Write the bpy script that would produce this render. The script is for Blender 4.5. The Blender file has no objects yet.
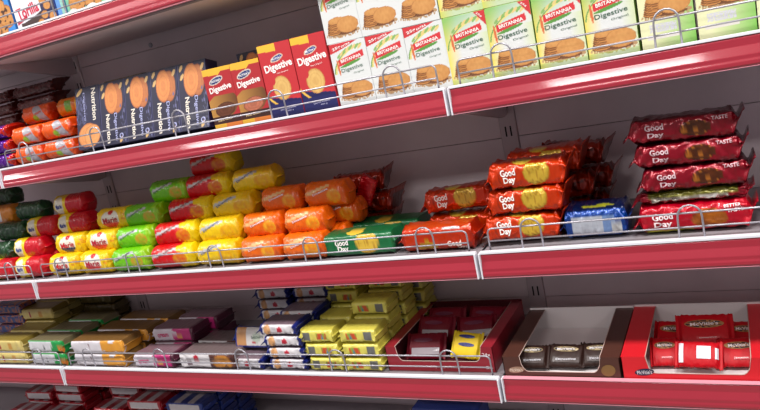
import bpy, bmesh, math, random
from mathutils import Vector, Matrix, noise
SC = bpy.context.scene
COL = SC.collection
rnd = random.Random(7)

# ------------------------------------------------------------------ camera
cam_d = bpy.data.cameras.new('camera')
cam = bpy.data.objects.new('camera', cam_d); COL.objects.link(cam)
RV, UV, FV = (0.881746, 0.426045, -0.202507), (0.091983, 0.265766, 0.959639), (-0.462669, 0.864785, -0.195150)
cam.matrix_world = Matrix(((RV[0], UV[0], -FV[0], 0.0), (RV[1], UV[1], -FV[1], -0.935),
                           (RV[2], UV[2], -FV[2], 1.5), (0, 0, 0, 1)))
cam_d.sensor_width = 36.0; cam_d.sensor_fit = 'HORIZONTAL'
cam_d.lens = 697.99 / 760 * 36.0
cam_d.clip_start = 0.02
SC.camera = cam

# ------------------------------------------------------------------ world, lamps, exposure
w = bpy.data.worlds.new('world'); SC.world = w; w.use_nodes = True
w.node_tree.nodes['Background'].inputs[0].default_value = (0.86, 0.80, 0.86, 1)
w.node_tree.nodes['Background'].inputs[1].default_value = 0.24
def area(name, loc, sx, sy, power, tgt=None, color=(1.0, 0.97, 0.95)):
    d = bpy.data.lights.new(name, 'AREA'); d.shape = 'RECTANGLE'; d.size = sx; d.size_y = sy
    d.energy = power; d.color = color
    o = bpy.data.objects.new(name, d); COL.objects.link(o); o.location = loc
    if tgt: o.rotation_euler = (Vector(tgt) - Vector(loc)).to_track_quat('-Z', 'Y').to_euler()
    return o
for i, x in enumerate((-2.6, -1.3, 0.0, 1.3)):
    area('panel_lamp', (x, -0.80, 2.85), 0.60, 0.26, 22)
for i, x in enumerate((-5.58, -3.04, -0.50, 2.04)):
    area('tube_lamp', (x, -2.6, 2.80), 0.74, 0.34, 16)
SC.view_settings.view_transform = 'Standard'
SC.view_settings.look = 'None'
SC.view_settings.gamma = 1.0
SC.view_settings.exposure = 0.40

# ------------------------------------------------------------------ materials
def lin(c):
    c = c / 255.0
    return c / 12.92 if c <= 0.04045 else ((c + 0.055) / 1.055) ** 2.4
def rgb(r, g, b): return (lin(r), lin(g), lin(b))
def setin(b, k, v):
    if k in b.inputs: b.inputs[k].default_value = v
MATS = {}
def mat(name, c=(200, 200, 200), rough=0.5, metal=0.0, coat=0.0, attr=False, bump=0.0, bscale=60.0, var=0.0, spec=0.5):
    if name in MATS: return MATS[name]
    m = bpy.data.materials.new(name); m.use_nodes = True; nt = m.node_tree
    b = nt.nodes['Principled BSDF']
    setin(b, 'Roughness', rough); setin(b, 'Metallic', metal); setin(b, 'Coat Weight', coat)
    setin(b, 'Coat Roughness', 0.075 if name == 'red_strip' else 0.12); setin(b, 'Specular IOR Level', spec)
    tc = nt.nodes.new('ShaderNodeTexCoord')
    nz = nt.nodes.new('ShaderNodeTexNoise'); nz.inputs['Scale'].default_value = bscale; nz.inputs['Detail'].default_value = 3
    nt.links.new(tc.outputs['Object'], nz.inputs['Vector'])
    if attr:
        a = nt.nodes.new('ShaderNodeVertexColor'); a.layer_name = 'print'
        hs = nt.nodes.new('ShaderNodeHueSaturation')
        hs.inputs['Saturation'].default_value = 0.96 if name == 'printed_card' else 1.03
        hs.inputs['Value'].default_value = 0.85 if name == 'printed_card' else 0.80
        nt.links.new(a.outputs['Color'], hs.inputs['Color']); nt.links.new(hs.outputs[0], b.inputs['Base Color'])
    else:
        mix = nt.nodes.new('ShaderNodeMixRGB'); mix.blend_type = 'MULTIPLY'; mix.inputs[0].default_value = var
        mix.inputs[1].default_value = (*rgb(*c), 1)
        nt.links.new(nz.outputs['Fac'], mix.inputs[2]); nt.links.new(mix.outputs[0], b.inputs['Base Color'])
    if bump:
        bp = nt.nodes.new('ShaderNodeBump'); bp.inputs['Strength'].default_value = bump; bp.inputs['Distance'].default_value = 0.002
        nt.links.new(nz.outputs['Fac'], bp.inputs['Height']); nt.links.new(bp.outputs[0], b.inputs['Normal'])
    MATS[name] = m
    return m
M_CARD = mat('printed_card', attr=True, rough=0.45, coat=0.15, bump=0.04, bscale=40)
M_FILM = mat('printed_film', attr=True, rough=0.36, coat=0.25, bump=0.55, bscale=55)
M_FOIL = mat('printed_foil', attr=True, rough=0.28, metal=0.35, coat=0.35, bump=0.8, bscale=70)
M_STRIP = mat('red_strip', (164, 36, 54), rough=0.30, coat=1.0, bump=0.05, bscale=9, var=0.12)
M_WHITE = mat('white_plastic', (228, 228, 236), rough=0.4, var=0.05)
M_TRAY = mat('shelf_metal', (150, 143, 148), rough=0.55, var=0.2, bscale=8)
M_UNDER = mat('grey_panel', (238, 222, 226), rough=0.6, bump=0.05, bscale=14, var=0.2)
M_POST = mat('upright_metal', (210, 194, 198), rough=0.5, var=0.2, bscale=10)
M_SLOT = mat('slot_dark', (18, 16, 18), rough=0.8)
M_WIRE = mat('chromed_wire', (176, 174, 182), rough=0.32, metal=0.6, var=0.1)
M_FLOOR = mat('floor_tile', (150, 145, 140), rough=0.4, var=0.3, bscale=3)
INK = {}
def ink(r, g, b):
    return mat('ink_%d_%d_%d' % (r, g, b), (r, g, b), rough=0.45, coat=0.1)

# ------------------------------------------------------------------ helpers
def obj(name, me, m, parent=None, loc=None):
    o = bpy.data.objects.new(name, me); COL.objects.link(o)
    if m is not None and not me.materials: me.materials.append(m)
    if parent is not None: o.parent = parent
    if loc: o.location = loc
    return o
def thing(name, label, cat, loc=(0, 0, 0), rot=(0, 0, 0), group=None):
    o = bpy.data.objects.new(name, None); COL.objects.link(o)
    o.empty_display_size = 0.02
    o.location = loc; o.rotation_euler = rot
    o['label'] = label; o['category'] = cat
    if group: o['group'] = group
    return o
def dup(root, label, loc, rot=(0, 0, 0), group=None):
    r = root.copy(); COL.objects.link(r); r.location = loc; r.rotation_euler = rot; r['label'] = label
    if group: r['group'] = group
    for ch in list(root.children):
        c = ch.copy(); COL.objects.link(c); c.parent = r
        for g in list(ch.children):
            d = g.copy(); COL.objects.link(d); d.parent = c
    return r
def bm_box(bm, x0, x1, y0, y1, z0, z1):
    v = [bm.verts.new((x, y, z)) for x in (x0, x1) for y in (y0, y1) for z in (z0, z1)]
    for f in ((0, 1, 3, 2), (4, 6, 7, 5), (0, 4, 5, 1), (2, 3, 7, 6), (0, 2, 6, 4), (1, 5, 7, 3)):
        bm.faces.new([v[i] for i in f])
def bm_done(bm, name, smooth=False, bevel=0.0):
    if bevel:
        bmesh.ops.bevel(bm, geom=list(bm.edges), offset=bevel, segments=2, affect='EDGES', profile=0.6)
    bmesh.ops.recalc_face_normals(bm, faces=bm.faces)
    me = bpy.data.meshes.new(name); bm.to_mesh(me); bm.free()
    if smooth: me.polygons.foreach_set('use_smooth', [True] * len(me.polygons))
    return me
def box_me(name, x0, x1, y0, y1, z0, z1, bevel=0.0):
    bm = bmesh.new(); bm_box(bm, x0, x1, y0, y1, z0, z1); return bm_done(bm, name, bevel=bevel)
def tube_me(name, pts, r, seg=8):
    bm = bmesh.new(); rings = []
    P = [Vector(p) for p in pts]
    up = Vector((0.3, 1, 0.2)).normalized()
    for i, p in enumerate(P):
        d = (P[min(i + 1, len(P) - 1)] - P[max(i - 1, 0)]).normalized()
        a = d.cross(up).normalized(); b = d.cross(a).normalized()
        rings.append([bm.verts.new(p + r * (math.cos(2 * math.pi * k / seg) * a + math.sin(2 * math.pi * k / seg) * b)) for k in range(seg)])
    for i in range(len(rings) - 1):
        for k in range(seg):
            bm.faces.new((rings[i][k], rings[i][(k + 1) % seg], rings[i + 1][(k + 1) % seg], rings[i + 1][k]))
    bm.faces.new(rings[0]); bm.faces.new(rings[-1])
    return bm_done(bm, name, smooth=True)
def extrude_me(name, prof, x0, x1, smooth=False):
    # the caps keep their own vertices a hair inside, so smooth shading stays true to the profile
    n = len(prof); N = 8; V = []; F = []
    for i in range(N + 1):
        x = x0 + (x1 - x0) * i / N
        V += [(x, y, z) for y, z in prof]
    for i in range(N):
        for k in range(n):
            F.append((i * n + k, (i + 1) * n + k, (i + 1) * n + (k + 1) % n, i * n + (k + 1) % n))
    nq = len(F)
    if not smooth:
        F.append(tuple(range(n))); F.append(tuple(N * n + k for k in range(n))[::-1])
        me = bpy.data.meshes.new(name); me.from_pydata(V, [], F); me.update()
        bm = bmesh.new(); bm.from_mesh(me); bpy.data.meshes.remove(me)
        return bm_done(bm, name)
    me = bpy.data.meshes.new(name); me.from_pydata(V, [], F); me.update()
    bm = bmesh.new(); bm.from_mesh(me); bmesh.ops.recalc_face_normals(bm, faces=bm.faces); bm.to_mesh(me); bm.free()
    me.polygons.foreach_set('use_smooth', [True] * len(me.polygons))
    return me

# --- lettering: font outlines turned into flat meshes, measured to width 1 x height
_TC = {}
def glyphs(s, bold=0.0, shear=0.0):
    k = (s, bold, shear)
    if k in _TC: return _TC[k]
    cu = bpy.data.curves.new('txt', 'FONT'); cu.body = s; cu.size = 1; cu.offset = bold; cu.shear = shear
    cu.resolution_u = 3; cu.align_x = 'CENTER'; cu.align_y = 'CENTER'
    o = bpy.data.objects.new('txt', cu); COL.objects.link(o)
    dg = bpy.context.evaluated_depsgraph_get(); dg.update()
    me = bpy.data.meshes.new_from_object(o.evaluated_get(dg))
    vs = [v.co.copy() for v in me.vertices]; fs = [tuple(p.vertices) for p in me.polygons]
    bpy.data.objects.remove(o); bpy.data.curves.remove(cu); bpy.data.meshes.remove(me)
    x0 = min(v.x for v in vs); x1 = max(v.x for v in vs); y0 = min(v.y for v in vs); y1 = max(v.y for v in vs)
    vs = [((v.x - (x0 + x1) / 2) / (x1 - x0), (v.y - (y0 + y1) / 2) / (y1 - y0)) for v in vs]
    _TC[k] = (vs, fs)
    return _TC[k]
def letter_me(name, items, front, off=0.0007):
    """items: (string, cx, cz, width, height, angle deg, bold) on a front given by front(x,z)->y"""
    V = []; Fc = []
    for it in items:
        s, cx, cz, wd, ht, ang, bold = it
        vs, fs = glyphs(s, bold)
        ca, sa = math.cos(math.radians(ang)), math.sin(math.radians(ang))
        n0 = len(V)
        for x, y in vs:
            X = cx + x * wd * ca - y * ht * sa; Z = cz + x * wd * sa + y * ht * ca
            V.append((X, front(X, Z) - off, Z))
        Fc += [tuple(n0 + i for i in f) for f in fs]
    me = bpy.data.meshes.new(name); me.from_pydata(V, [], Fc); me.update()
    return me

# --- little drawing kit used by the printed surfaces
def ell(s, t, cs, ct, rs, rt, a=0.0):
    ca, sa = math.cos(math.radians(a)), math.sin(math.radians(a))
    x, y = s - cs, t - ct
    return ((x * ca + y * sa) / rs) ** 2 + ((-x * sa + y * ca) / rt) ** 2
def rct(s, t, cs, ct, hw, hh, a=0.0):
    ca, sa = math.cos(math.radians(a)), math.sin(math.radians(a))
    x, y = s - cs, t - ct
    return abs(x * ca + y * sa) < hw and abs(-x * sa + y * ca) < hh
def nz(s, t, k, z=0.0): return noise.noise(Vector((s * k, t * k, z)))
GOLD = rgb(218, 152, 72); GOLD_D = rgb(168, 102, 44); GOLD_L = rgb(240, 190, 110); BROWN = rgb(96, 52, 30)
def mixc(a, b, f): return tuple(a[i] * (1 - f) + b[i] * f for i in range(3))
def biscuit(s, t, cs, ct, rs, rt, a=0.0, base=GOLD, edge=GOLD_D):
    e = ell(s, t, cs, ct, rs, rt, a)
    if e > 1: return None
    if e > 0.84: return edge
    k = 0.5 + 0.5 * nz(s, t, 22, cs)
    return mixc(base, edge, 0.35 * k + (0.25 if int(e * 9) % 3 == 0 else 0))

# --- cartons
def carton_me(name, w, h, d, art, side, top, nx=72, nz_=104):
    V = []; C = []; F = []
    for j in range(nz_ + 1):
        for i in range(nx + 1):
            s = i / nx; t = j / nz_
            V.append(((s - 0.5) * w, -d / 2, t * h)); C.append(art(s, t))
    W = nx + 1
    for j in range(nz_):
        for i in range(nx):
            a = j * W + i; F.append((a, a + 1, a + W + 1, a + W))
    def quad(ps, c):
        n = len(V)
        for p in ps: V.append(p); C.append(c)
        F.append((n, n + 1, n + 2, n + 3))
    x0, x1, y0, y1 = -w / 2, w / 2, -d / 2, d / 2
    quad(((x1, y0, 0), (x1, y1, 0), (x1, y1, h), (x1, y0, h)), side)
    quad(((x0, y1, 0), (x0, y0, 0), (x0, y0, h), (x0, y1, h)), side)
    quad(((x1, y1, 0), (x0, y1, 0), (x0, y1, h), (x1, y1, h)), side)
    quad(((x0, y0, h), (x1, y0, h), (x1, y1, h), (x0, y1, h)), top)
    quad(((x0, y1, 0), (x1, y1, 0), (x1, y0, 0), (x0, y0, 0)), side)
    me = bpy.data.meshes.new(name); me.from_pydata(V, [], F); me.update()
    ca = me.color_attributes.new('print', 'FLOAT_COLOR', 'POINT')
    ca.data.foreach_set('color', [q for c in C for q in (*c, 1.0)])
    return me
def make_carton(name, label, cat, w, h, d, art, side, top, texts, group):
    t = thing(name, label, cat, group=group)
    body = obj('box_body', carton_me('box_body', w, h, d, art, side, top), M_CARD, t)
    fl = box_me('closure_flap', -w / 2 + 0.002, w / 2 - 0.002, -d / 2 + 0.001, d / 6, h, h + 0.0004)
    mm = mat('flap_%s' % label[:14].replace(' ', '_'), tuple(255 * (c ** (1 / 2.2)) for c in top), rough=0.5)
    obj('closure_flap', fl, mm, t)
    for (items, col) in texts:
        it = [(s, (cx - 0.5) * w, cz * h, wd * w, ht * h, a, b) for (s, cx, cz, wd, ht, a, b) in items]
        obj('lettering', letter_me('lettering', it, lambda x, z: -d / 2, 0.0004), ink(*col), body)
    return t

# --- wrapped packs: closed surface around the x axis, superellipse section
class Pack:
    def __init__(s, L, D, H, n=2.0, xb=0.86, end='fin', wr=1.0, seed=0, bend=0.0, tight=0.10, ribs=0):
        s.a, s.b, s.c, s.n, s.xb, s.end, s.wr, s.seed, s.bend, s.tight, s.ribs = L / 2, D / 2, H / 2, n, xb, end, wr, seed, bend, tight, ribs
    def f(s, x, th):
        """x in -1..1 , th angle; th=pi faces the front (-y)"""
        u = abs(x); e = 2.0 / s.n
        cy = math.copysign(abs(math.cos(th)) ** e, math.cos(th)); cz = math.copysign(abs(math.sin(th)) ** e, math.sin(th))
        ky = kz = 1.0; dz = 0.0; xo = x * s.a
        amp = 0.0004 + 0.0005 * u * u
        if s.ribs: ky = kz = 1 - 0.010 * (0.5 + 0.5 * math.cos(x * math.pi * s.ribs))
        if u > s.xb:
            t = (u - s.xb) / (1 - s.xb)
            if s.end == 'flat':
                q = min(1, t / 0.7); q = q * q * (3 - 2 * q)
                ky *= 1 - q * 0.93; kz *= 1 + 0.02 * q
                amp += 0.0012 * t
                if t > 0.9: xo += math.copysign(0.0010 * (1 if int((cz + 1) * 11) % 2 else -1), x)
            elif s.end == 'fin':
                q = min(1, t / 0.6); q = q * q * (3 - 2 * q)
                kz *= 1 - q * 0.93; ky *= 1 - 0.10 * math.sin(q * math.pi) - 0.02 * q
                dz = s.bend * s.c * t * t * (1 if x > 0 else -0.6)
                amp += 0.0026 * t
                if t > 0.93: xo += math.copysign(0.0013 * (1 if int((cy + 1) * 9) % 2 else -1), x)
            else:
                q = min(1, t / 0.75)
                kk = math.sqrt(max(0, 1 - (q * 0.93) ** 2)) if s.end == 'round' else 1 - 0.5 * q * q
                pl = 1 + 0.10 * q * math.cos(6 * th + s.seed)
                ky *= kk * pl; kz *= (kk - 0.42 * q * q) * pl if s.end != 'round' else kk * pl
                amp += 0.0015 * q
        elif u > s.xb - s.tight:
            q = (u - s.xb + s.tight) / s.tight; amp += 0.0009 * q
        p = Vector((x * 4.0, cy * 1.3 + s.seed, cz * 1.3))
        nn = noise.noise(p * 2.1) + 0.6 * noise.noise(Vector((x * 14, cy * 2.2, cz * 2.2 + s.seed)))
        k = 1 + amp * s.wr * nn / s.c - 0.0006 * s.wr / s.c
        return Vector((xo, s.b * cy * ky * k, s.c * cz * kz * k + dz))
    def coord(s, th):
        cy = math.cos(th); cz = math.sin(th); e = 2.0 / s.n
        yy = math.copysign(abs(cy) ** e, cy); zz = math.copysign(abs(cz) ** e, cz)
        if s.n < 3:
            ph = math.atan2(zz, -yy); return ph / (math.pi / 2) * 1.15
        if yy < 0 and abs(yy) >= abs(zz): return zz
        if zz > 0 and abs(zz) > abs(yy): return 1 + (yy + 1) * s.b / s.c / 1.0
        return -9.0 if zz < 0 and abs(zz) > abs(yy) else 9.0
    def front(s, X, Z):
        x = max(-1, min(1, X / s.a)); zt = max(-0.97, min(0.97, Z / s.c))
        q = abs(zt) ** (s.n / 2.0); th = math.asin(min(1, q)); th = math.pi - math.copysign(th, zt)
        return s.f(x, th).y
    def mesh(s, name, x0, x1, nx, nt, art, cap0=False, cap1=False):
        V = []; C = []; F = []
        for i in range(nx + 1):
            x = x0 + (x1 - x0) * i / nx
            for k in range(nt):
                th = 2 * math.pi * (k + 0.5) / nt
                V.append(s.f(x, th)); C.append(art(x, s.coord(th)))
        for i in range(nx):
            for k in range(nt):
                a = i * nt + k; b = i * nt + (k + 1) % nt
                F.append((a, b, b + nt, a + nt))
        if cap0: F.append(tuple(range(nt))[::-1])
        if cap1: F.append(tuple(nx * nt + k for k in range(nt)))
        me = bpy.data.meshes.new(name); me.from_pydata([tuple(v) for v in V], [], F); me.update()
        me.polygons.foreach_set('use_smooth', [True] * len(me.polygons))
        bm = bmesh.new(); bm.from_mesh(me); bmesh.ops.recalc_face_normals(bm, faces=bm.faces); 
        # the long side faces must point outwards
        fc = bm.faces[0] if False else None
        bm.to_mesh(me); bm.free()
        ca = me.color_attributes.new('print', 'FLOAT_COLOR', 'POINT')
        ca.data.foreach_set('color', [q for c in C for q in (*c, 1.0)])
        return me
def make_pack(name, label, cat, pk, art, texts, group, m=None, nx=64, nt=48):
    """root at the pack's bottom centre"""
    m = m or M_FILM
    t = thing(name, label, cat, group=group)
    up = (0, 0, pk.c)
    body = obj('wrapper', pk.mesh('wrapper', -pk.xb, pk.xb, nx, nt, art), m, t, up)
    ne = 12
    obj('crimped_end', pk.mesh('crimped_end', -1, -pk.xb, ne, nt, art, cap0=True), m, t, up)
    obj('crimped_end', pk.mesh('crimped_end', pk.xb, 1, ne, nt, art, cap1=True), m, t, up)
    for (items, col) in texts:
        it = [(s, cx * pk.a, cz * pk.c, wd * pk.a, ht * pk.c, a, b) for (s, cx, cz, wd, ht, a, b) in items]
        obj('lettering', letter_me('lettering', it, pk.front, 0.0009), ink(*col), body)
    return t
class Kind:
    """first call places the prototype, later ones copy it"""
    def __init__(s, builder): s.b = builder; s.p = None
    def put(s, label, loc, rot=(0, 0, 0), group=None):
        if s.p is None:
            s.p = s.b(label); s.p.location = loc; s.p.rotation_euler = rot
            if group: s.p['group'] = group
            return s.p
        return dup(s.p, label, loc, rot, group)

# ------------------------------------------------------------------ setting: floor
o = obj('wall_back', box_me('wall_back', -6, 5, 0.50, 0.6, 0, 3.0), mat('wall_paint', (190, 186, 184), rough=0.8)); o['kind'] = 'structure'
o = obj('ceiling', box_me('ceiling', -6, 5, -5, 0.6, 3.0, 3.05), mat('ceiling_paint', (226, 224, 222), rough=0.8)); o['kind'] = 'structure'
ZA, ZB, ZC, ZD, ZE = 1.6950, 1.4450, 1.1975, 0.9935, 0.7930
LIPB = dict(((ZA, 1.6602), (ZB, 1.4096), (ZC, 1.1635), (ZD, 0.9603), (ZE, 0.7600)))
o = obj('floor', box_me('floor', -6, 5, -5, 0.6, -0.05, 0), M_FLOOR); o['kind'] = 'structure'
JX = (-2.357, -1.357, -0.357, 0.643)
BACK = 0.262
# back panels, posts
for i in range(3):
    lab = ('left', 'middle', 'right')[i]
    x0, x1 = JX[i] + 0.016, JX[i + 1] - 0.016
    t = thing('back_panel', 'grey metal back panel of the %s shelving bay' % lab, 'shelf panel', (x0, BACK, 0.12), group='back panels of the shelving')
    if i == 1:
        bm = bmesh.new(); bmesh.ops.create_uvsphere(bm, u_segments=14, v_segments=8, radius=0.0055)
        bmesh.ops.scale(bm, vec=(1, 0.5, 1), verts=bm.verts)
        obj('bolt', bm_done(bm, 'bolt', smooth=True), M_WIRE, t, (-1.114 - x0, -0.0005, 1.639 - 0.12))
    for k in range(6):
        z0 = k * 0.302; pm = box_me('panel_sheet', 0, x1 - x0, 0, 0.012, z0 + 0.0006, z0 + 0.3014)
        obj('panel_sheet', pm, M_UNDER, t)
for i in range(4):
    lab = ('far left', 'left', 'middle', 'right')[i]
    t = thing('upright_post', 'grey slotted upright post at the %s joint of the shelves' % lab, 'upright post', (JX[i], BACK, 0), group='upright posts')
    obj('post', box_me('post', -0.015, 0.015, -0.004, 0.03, 0, 1.98, bevel=0.002), M_POST, t)
    bm = bmesh.new()
    for k in range(36):
        z = 0.18 + k * 0.05
        for sx in (-0.0045, 0.0045): bm_box(bm, sx - 0.0013, sx + 0.0013, -0.0046, -0.0038, z, z + 0.018)
    obj('slots', bm_done(bm, 'slots'), M_SLOT, t)

# ------------------------------------------------------------------ shelves
def strip_profile(h):
    # (y, z) front skin of the ticket strip: leans back a little, with two shallow waves
    pts = [(0.003, 0.0), (-0.0050, 0.0004), (-0.0062, 0.0020)]
    z0, z1, n = 0.0030, h - 0.0025, 60
    y = -0.0064
    for k in range(n + 1):
        u = k / n
        pts.append((y, z0 + (z1 - z0) * u))
        w_ = 0.0
        for ua, ub in ((0.10, 0.20), (0.34, 0.70)):
            w_ += 1 / (1 + math.exp(-(u - ua) / 0.008)) - 1 / (1 + math.exp(-(u - ub) / 0.008))
        tilt = math.radians(0.5 + (15.2 + 1.9 * u) * w_)
        y += math.tan(tilt) * (z1 - z0) / n
    pts += [(y + 0.0004, h - 0.0012), (y + 0.0014, h - 0.0004), (0.003, h)]
    return pts
def shelf(zs, i, label, hh=0.0357, depth=None, dz=0.0):
    """zs = level of the tray's top face"""
    x0, x1 = JX[i] + 0.0022, JX[i + 1] - 0.0022
    t = thing('metal_shelf', label, 'shelf', (x0, 0, zs), group='shelves with red ticket strips')
    L = x1 - x0
    prof = [(0.004, 0.0), (BACK - 0.006, 0.0), (BACK - 0.006, -0.034), (BACK - 0.010, -0.034), (BACK - 0.010, -0.0015), (0.006, -0.0015), (0.006, -0.0355), (0.020, -0.0355), (0.020, -0.0375), (0.004, -0.0375)]
    obj('tray', extrude_me('tray', prof, 0, L), M_TRAY, t)
    pan = box_me('underside', 0.004, L - 0.004, 0.02, BACK - 0.012, -0.037, -0.0355)
    obj('underside', pan, M_UNDER, t)
    st = extrude_me('ticket_strip', [(y, z) for y, z in strip_profile(hh)], 0.0026, L - 0.0026, smooth=True)
    dz += LIPB[zs] - zs
    s_ = obj('ticket_strip', st, M_STRIP, t, (0, 0, dz)); s_['label'] = 'glossy red ticket strip'
    obj('strip_edge', box_me('strip_edge', 0.001, L - 0.001, -0.0030, 0.006, hh, hh + (0.0034 if not (i == 2 and zs == ZD) else 0.0012), bevel=0.0004), M_WHITE if not (i == 2 and zs == ZD) else mat('clear_edge', (226, 150, 165), rough=0.4), t, (0, 0, dz))
    obj('lower_edge', box_me('lower_edge', 0.003, L - 0.003, -0.0055, 0.003, -0.0008, -0.0001), mat('clear_edge', (226, 150, 165), rough=0.4), t, (0, 0, dz))
    for xx in (0.0, L - 0.0024):
        obj('end_cap', box_me('end_cap', xx, xx + 0.0024, -0.0070, 0.004, -0.0012, hh + 0.002, bevel=0.0006), M_WHITE, t, (0, 0, dz))
    for xx in (0.0, L - 0.002):
        bm = bmesh.new()
        a = [(0.03, -0.0376), (BACK - 0.006, -0.0376), (BACK - 0.006, -0.075), (BACK - 0.03, -0.078)]
        v0 = [bm.verts.new((xx, y, z)) for y, z in a]; v1 = [bm.verts.new((xx + 0.002, y, z)) for y, z in a]
        bm.faces.new(v0[::-1]); bm.faces.new(v1)
        for k in range(4): bm.faces.new((v0[k], v0[(k + 1) % 4], v1[(k + 1) % 4], v1[k]))
        obj('bracket', bm_done(bm, 'bracket'), M_POST, t)
    return t
lev = [('top', ZA), ('second', ZB), ('third', ZC), ('fourth', ZD), ('lowest', ZE)]
for ln, z in lev:
    for i, bay in enumerate(('left', 'middle', 'right')):
        shelf(z, i, '%s shelf with red ticket strip in the %s bay' % (ln, bay), dz=(0.0025 if (ln == 'fourth' and i == 2) else 0.0))

# ------------------------------------------------------------------ wire guards
def guard(zs, i, label, x_from=0.018, x_to=0.985):
    t = thing('wire_guard', label, 'wire guard', (JX[i], 0.0085, zs + 0.0006), group='wire guards along the shelf fronts')
    r = 0.0014
    def rail(z):
        pts = [(x_from, 0, 0)]
        if z > 0.02:
            pts += [(x_from, 0, z - 0.006), (x_from + 0.002, 0, z - 0.002), (x_from + 0.006, 0, z), (x_to - 0.006, 0, z), (x_to - 0.002, 0, z - 0.002), (x_to, 0, z - 0.006), (x_to, 0, 0)]
        else: pts = [(x_from, 0, z), (x_to, 0, z)]
        return pts
    obj('top_rail', tube_me('top_rail', rail(0.0365), r), M_WIRE, t)
    obj('lower_rail', tube_me('lower_rail', rail(0.0175), r * 0.9), M_WIRE, t)
    for k in range(5):
        c = 0.083 + 0.2085 * k
        if c > x_to: continue
        y = -0.0029
        pts = [(c - 0.0150, y, 0)]
        pts += [(c - 0.0145, y, 0.031)]
        for q in range(1, 8):
            a = math.pi - q * math.pi / 8; pts.append((c + 0.0145 * math.cos(a), y, 0.033 + 0.0145 * math.sin(a)))
        pts += [(c + 0.0145, y, 0.031), (c + 0.0150, y, 0)]
        obj('hoop', tube_me('hoop', pts, r), M_WIRE, t)
    return t
for ln, z in lev[:4]:
    for i, bay in enumerate(('left', 'middle', 'right')):
        if ln == 'fourth' and i == 2: continue
        guard(z, i, 'chromed wire guard along the front of the %s shelf, %s bay' % (ln, bay))

# ================================================================== goods
EPS = 0.0006
# ---------------- second shelf : cartons
W_ = rgb(230, 234, 232); RED = rgb(214, 34, 44); GRN = rgb(88, 160, 70); LGRN = rgb(190, 222, 120); YEL = rgb(246, 226, 90)
def digest_scene(s, t, c, dy=0.0):
    # stack of biscuits, one large biscuit, crumbs
    t = t - dy
    e = ell(s, t, 0.52, 0.13, 0.50, 0.070)
    if e < 1 and nz(s, t, 24, 3) > -0.30 + 0.5 * e * e: c = mixc(rgb(206, 176, 130), rgb(168, 112, 60), 0.5 + 0.5 * nz(s, t, 30))
    if ell(s, t, 0.62, 0.135, 0.28, 0.035) < 1: c = rgb(120, 74, 42)
    for k in range(7):
        e = ell(s, t, 0.28 + 0.010 * k, 0.150 + 0.027 * k, 0.20, 0.040)
        if e < 1: c = rgb(104, 60, 30) if (e > 0.66 and t < 0.150 + 0.027 * k) else mixc(rgb(206, 138, 66), rgb(164, 98, 44), 0.5 * (k % 2))
    for (cs, ct, rs, rt) in ((0.40, 0.335, 0.24, 0.052), (0.67, 0.245, 0.30, 0.125)):
        e = ell(s, t, cs, ct, rs, rt)
        if e < 1: c = rgb(196, 128, 62) if e > 0.88 else mixc(rgb(226, 164, 88), rgb(204, 138, 66), min(1, 0.4 + 0.5 * nz(s, t, 16) + 0.3 * e))
    return c
def wheat(s, t, c):
    e = ell(s, t, 0.66, 0.64, 0.62, 0.255, 12)
    if 0.84 < e < 1.10 and s < 0.90 and t > 0.52: c = rgb(110, 166, 84) if e > 0.99 else rgb(236, 222, 130)
    for k in range(8):
        if ell(s, t, 0.24 + 0.085 * k, 0.835 + 0.016 * k - 0.0035 * (k - 3) ** 2, 0.075, 0.022, 26) < 1: c = rgb(234, 208, 130) if k % 2 else rgb(140, 186, 100)
    if ell(s, t, 0.16, 0.62, 0.03, 0.13, 8) < 1: c = rgb(224, 110, 50)
    if ell(s, t, 0.50, 0.655, 0.30, 0.025, 8) < 1: c = rgb(92, 158, 62)
    return c
def art_white(s, t):
    c = W_
    c = wheat(s, t, c)
    if t > 0.85 + 0.15 * (s / 0.80) ** 1.3: c = RED
    if rct(s, t, 0.54, 0.735, 0.36, 0.050, 8): c = rgb(222, 30, 44)
    return digest_scene(s, t, c)
def art_green(s, t):
    c = W_
    g = max(0, 1 - s / 0.34); c = mixc(c, YEL, min(1, g * 1.0))
    if t > 0.55: c = mixc(c, rgb(120, 196, 96), min(0.85, max(0, (t - 0.62) * 2.0 + (0.3 - s) * 0.7)))
    c = mixc(c, rgb(206, 230, 90), max(0, (s - 0.72) * 1.7) * (1 if t < 0.7 else 0.3))
    c = wheat(s, t, c)
    if t > 0.78 + (1 - s) * 0.85: c = RED
    if rct(s, t, 0.54, 0.735, 0.34, 0.050, 8): c = rgb(222, 30, 44)
    c = digest_scene(s, t, c)
    if t < 0.09: c = mixc(c, rgb(170, 210, 100), 0.5)
    return c
def art_back(s, t):
    c = mixc(rgb(238, 240, 190), rgb(120, 200, 70), min(1, max(0, s * 1.2 - 0.35 + (0.3 - t) * 0.5)))
    c = digest_scene(s, t, c, 0.30) if t > 0.36 else c
    if t > 0.86: c = LGRN
    if rct(s, t, 0.42, 0.27, 0.25, 0.055) and nz(s, t, 60) > -0.2: c = rgb(214, 214, 226)
    if rct(s, t, 0.42, 0.15, 0.3, 0.018): c = rgb(232, 226, 220)
    return c
CW, CH, CD = 0.0630, 0.0965, 0.050
TW = [([('BRITANNIA', 0.54, 0.735, 0.58, 0.050, 8, 0.02)], (250, 246, 240)),
      ([('25g', 0.20, 0.925, 0.24, 0.055, 14, 0.02), ('EXTRA', 0.47, 0.955, 0.26, 0.030, 14, 0.02)], (250, 240, 236)),
      ([('Digestive', 0.52, 0.575, 0.60, 0.075, 6, 0.006), ('Original', 0.68, 0.505, 0.28, 0.032, 6, 0.0)], (92, 120, 104))]
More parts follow.
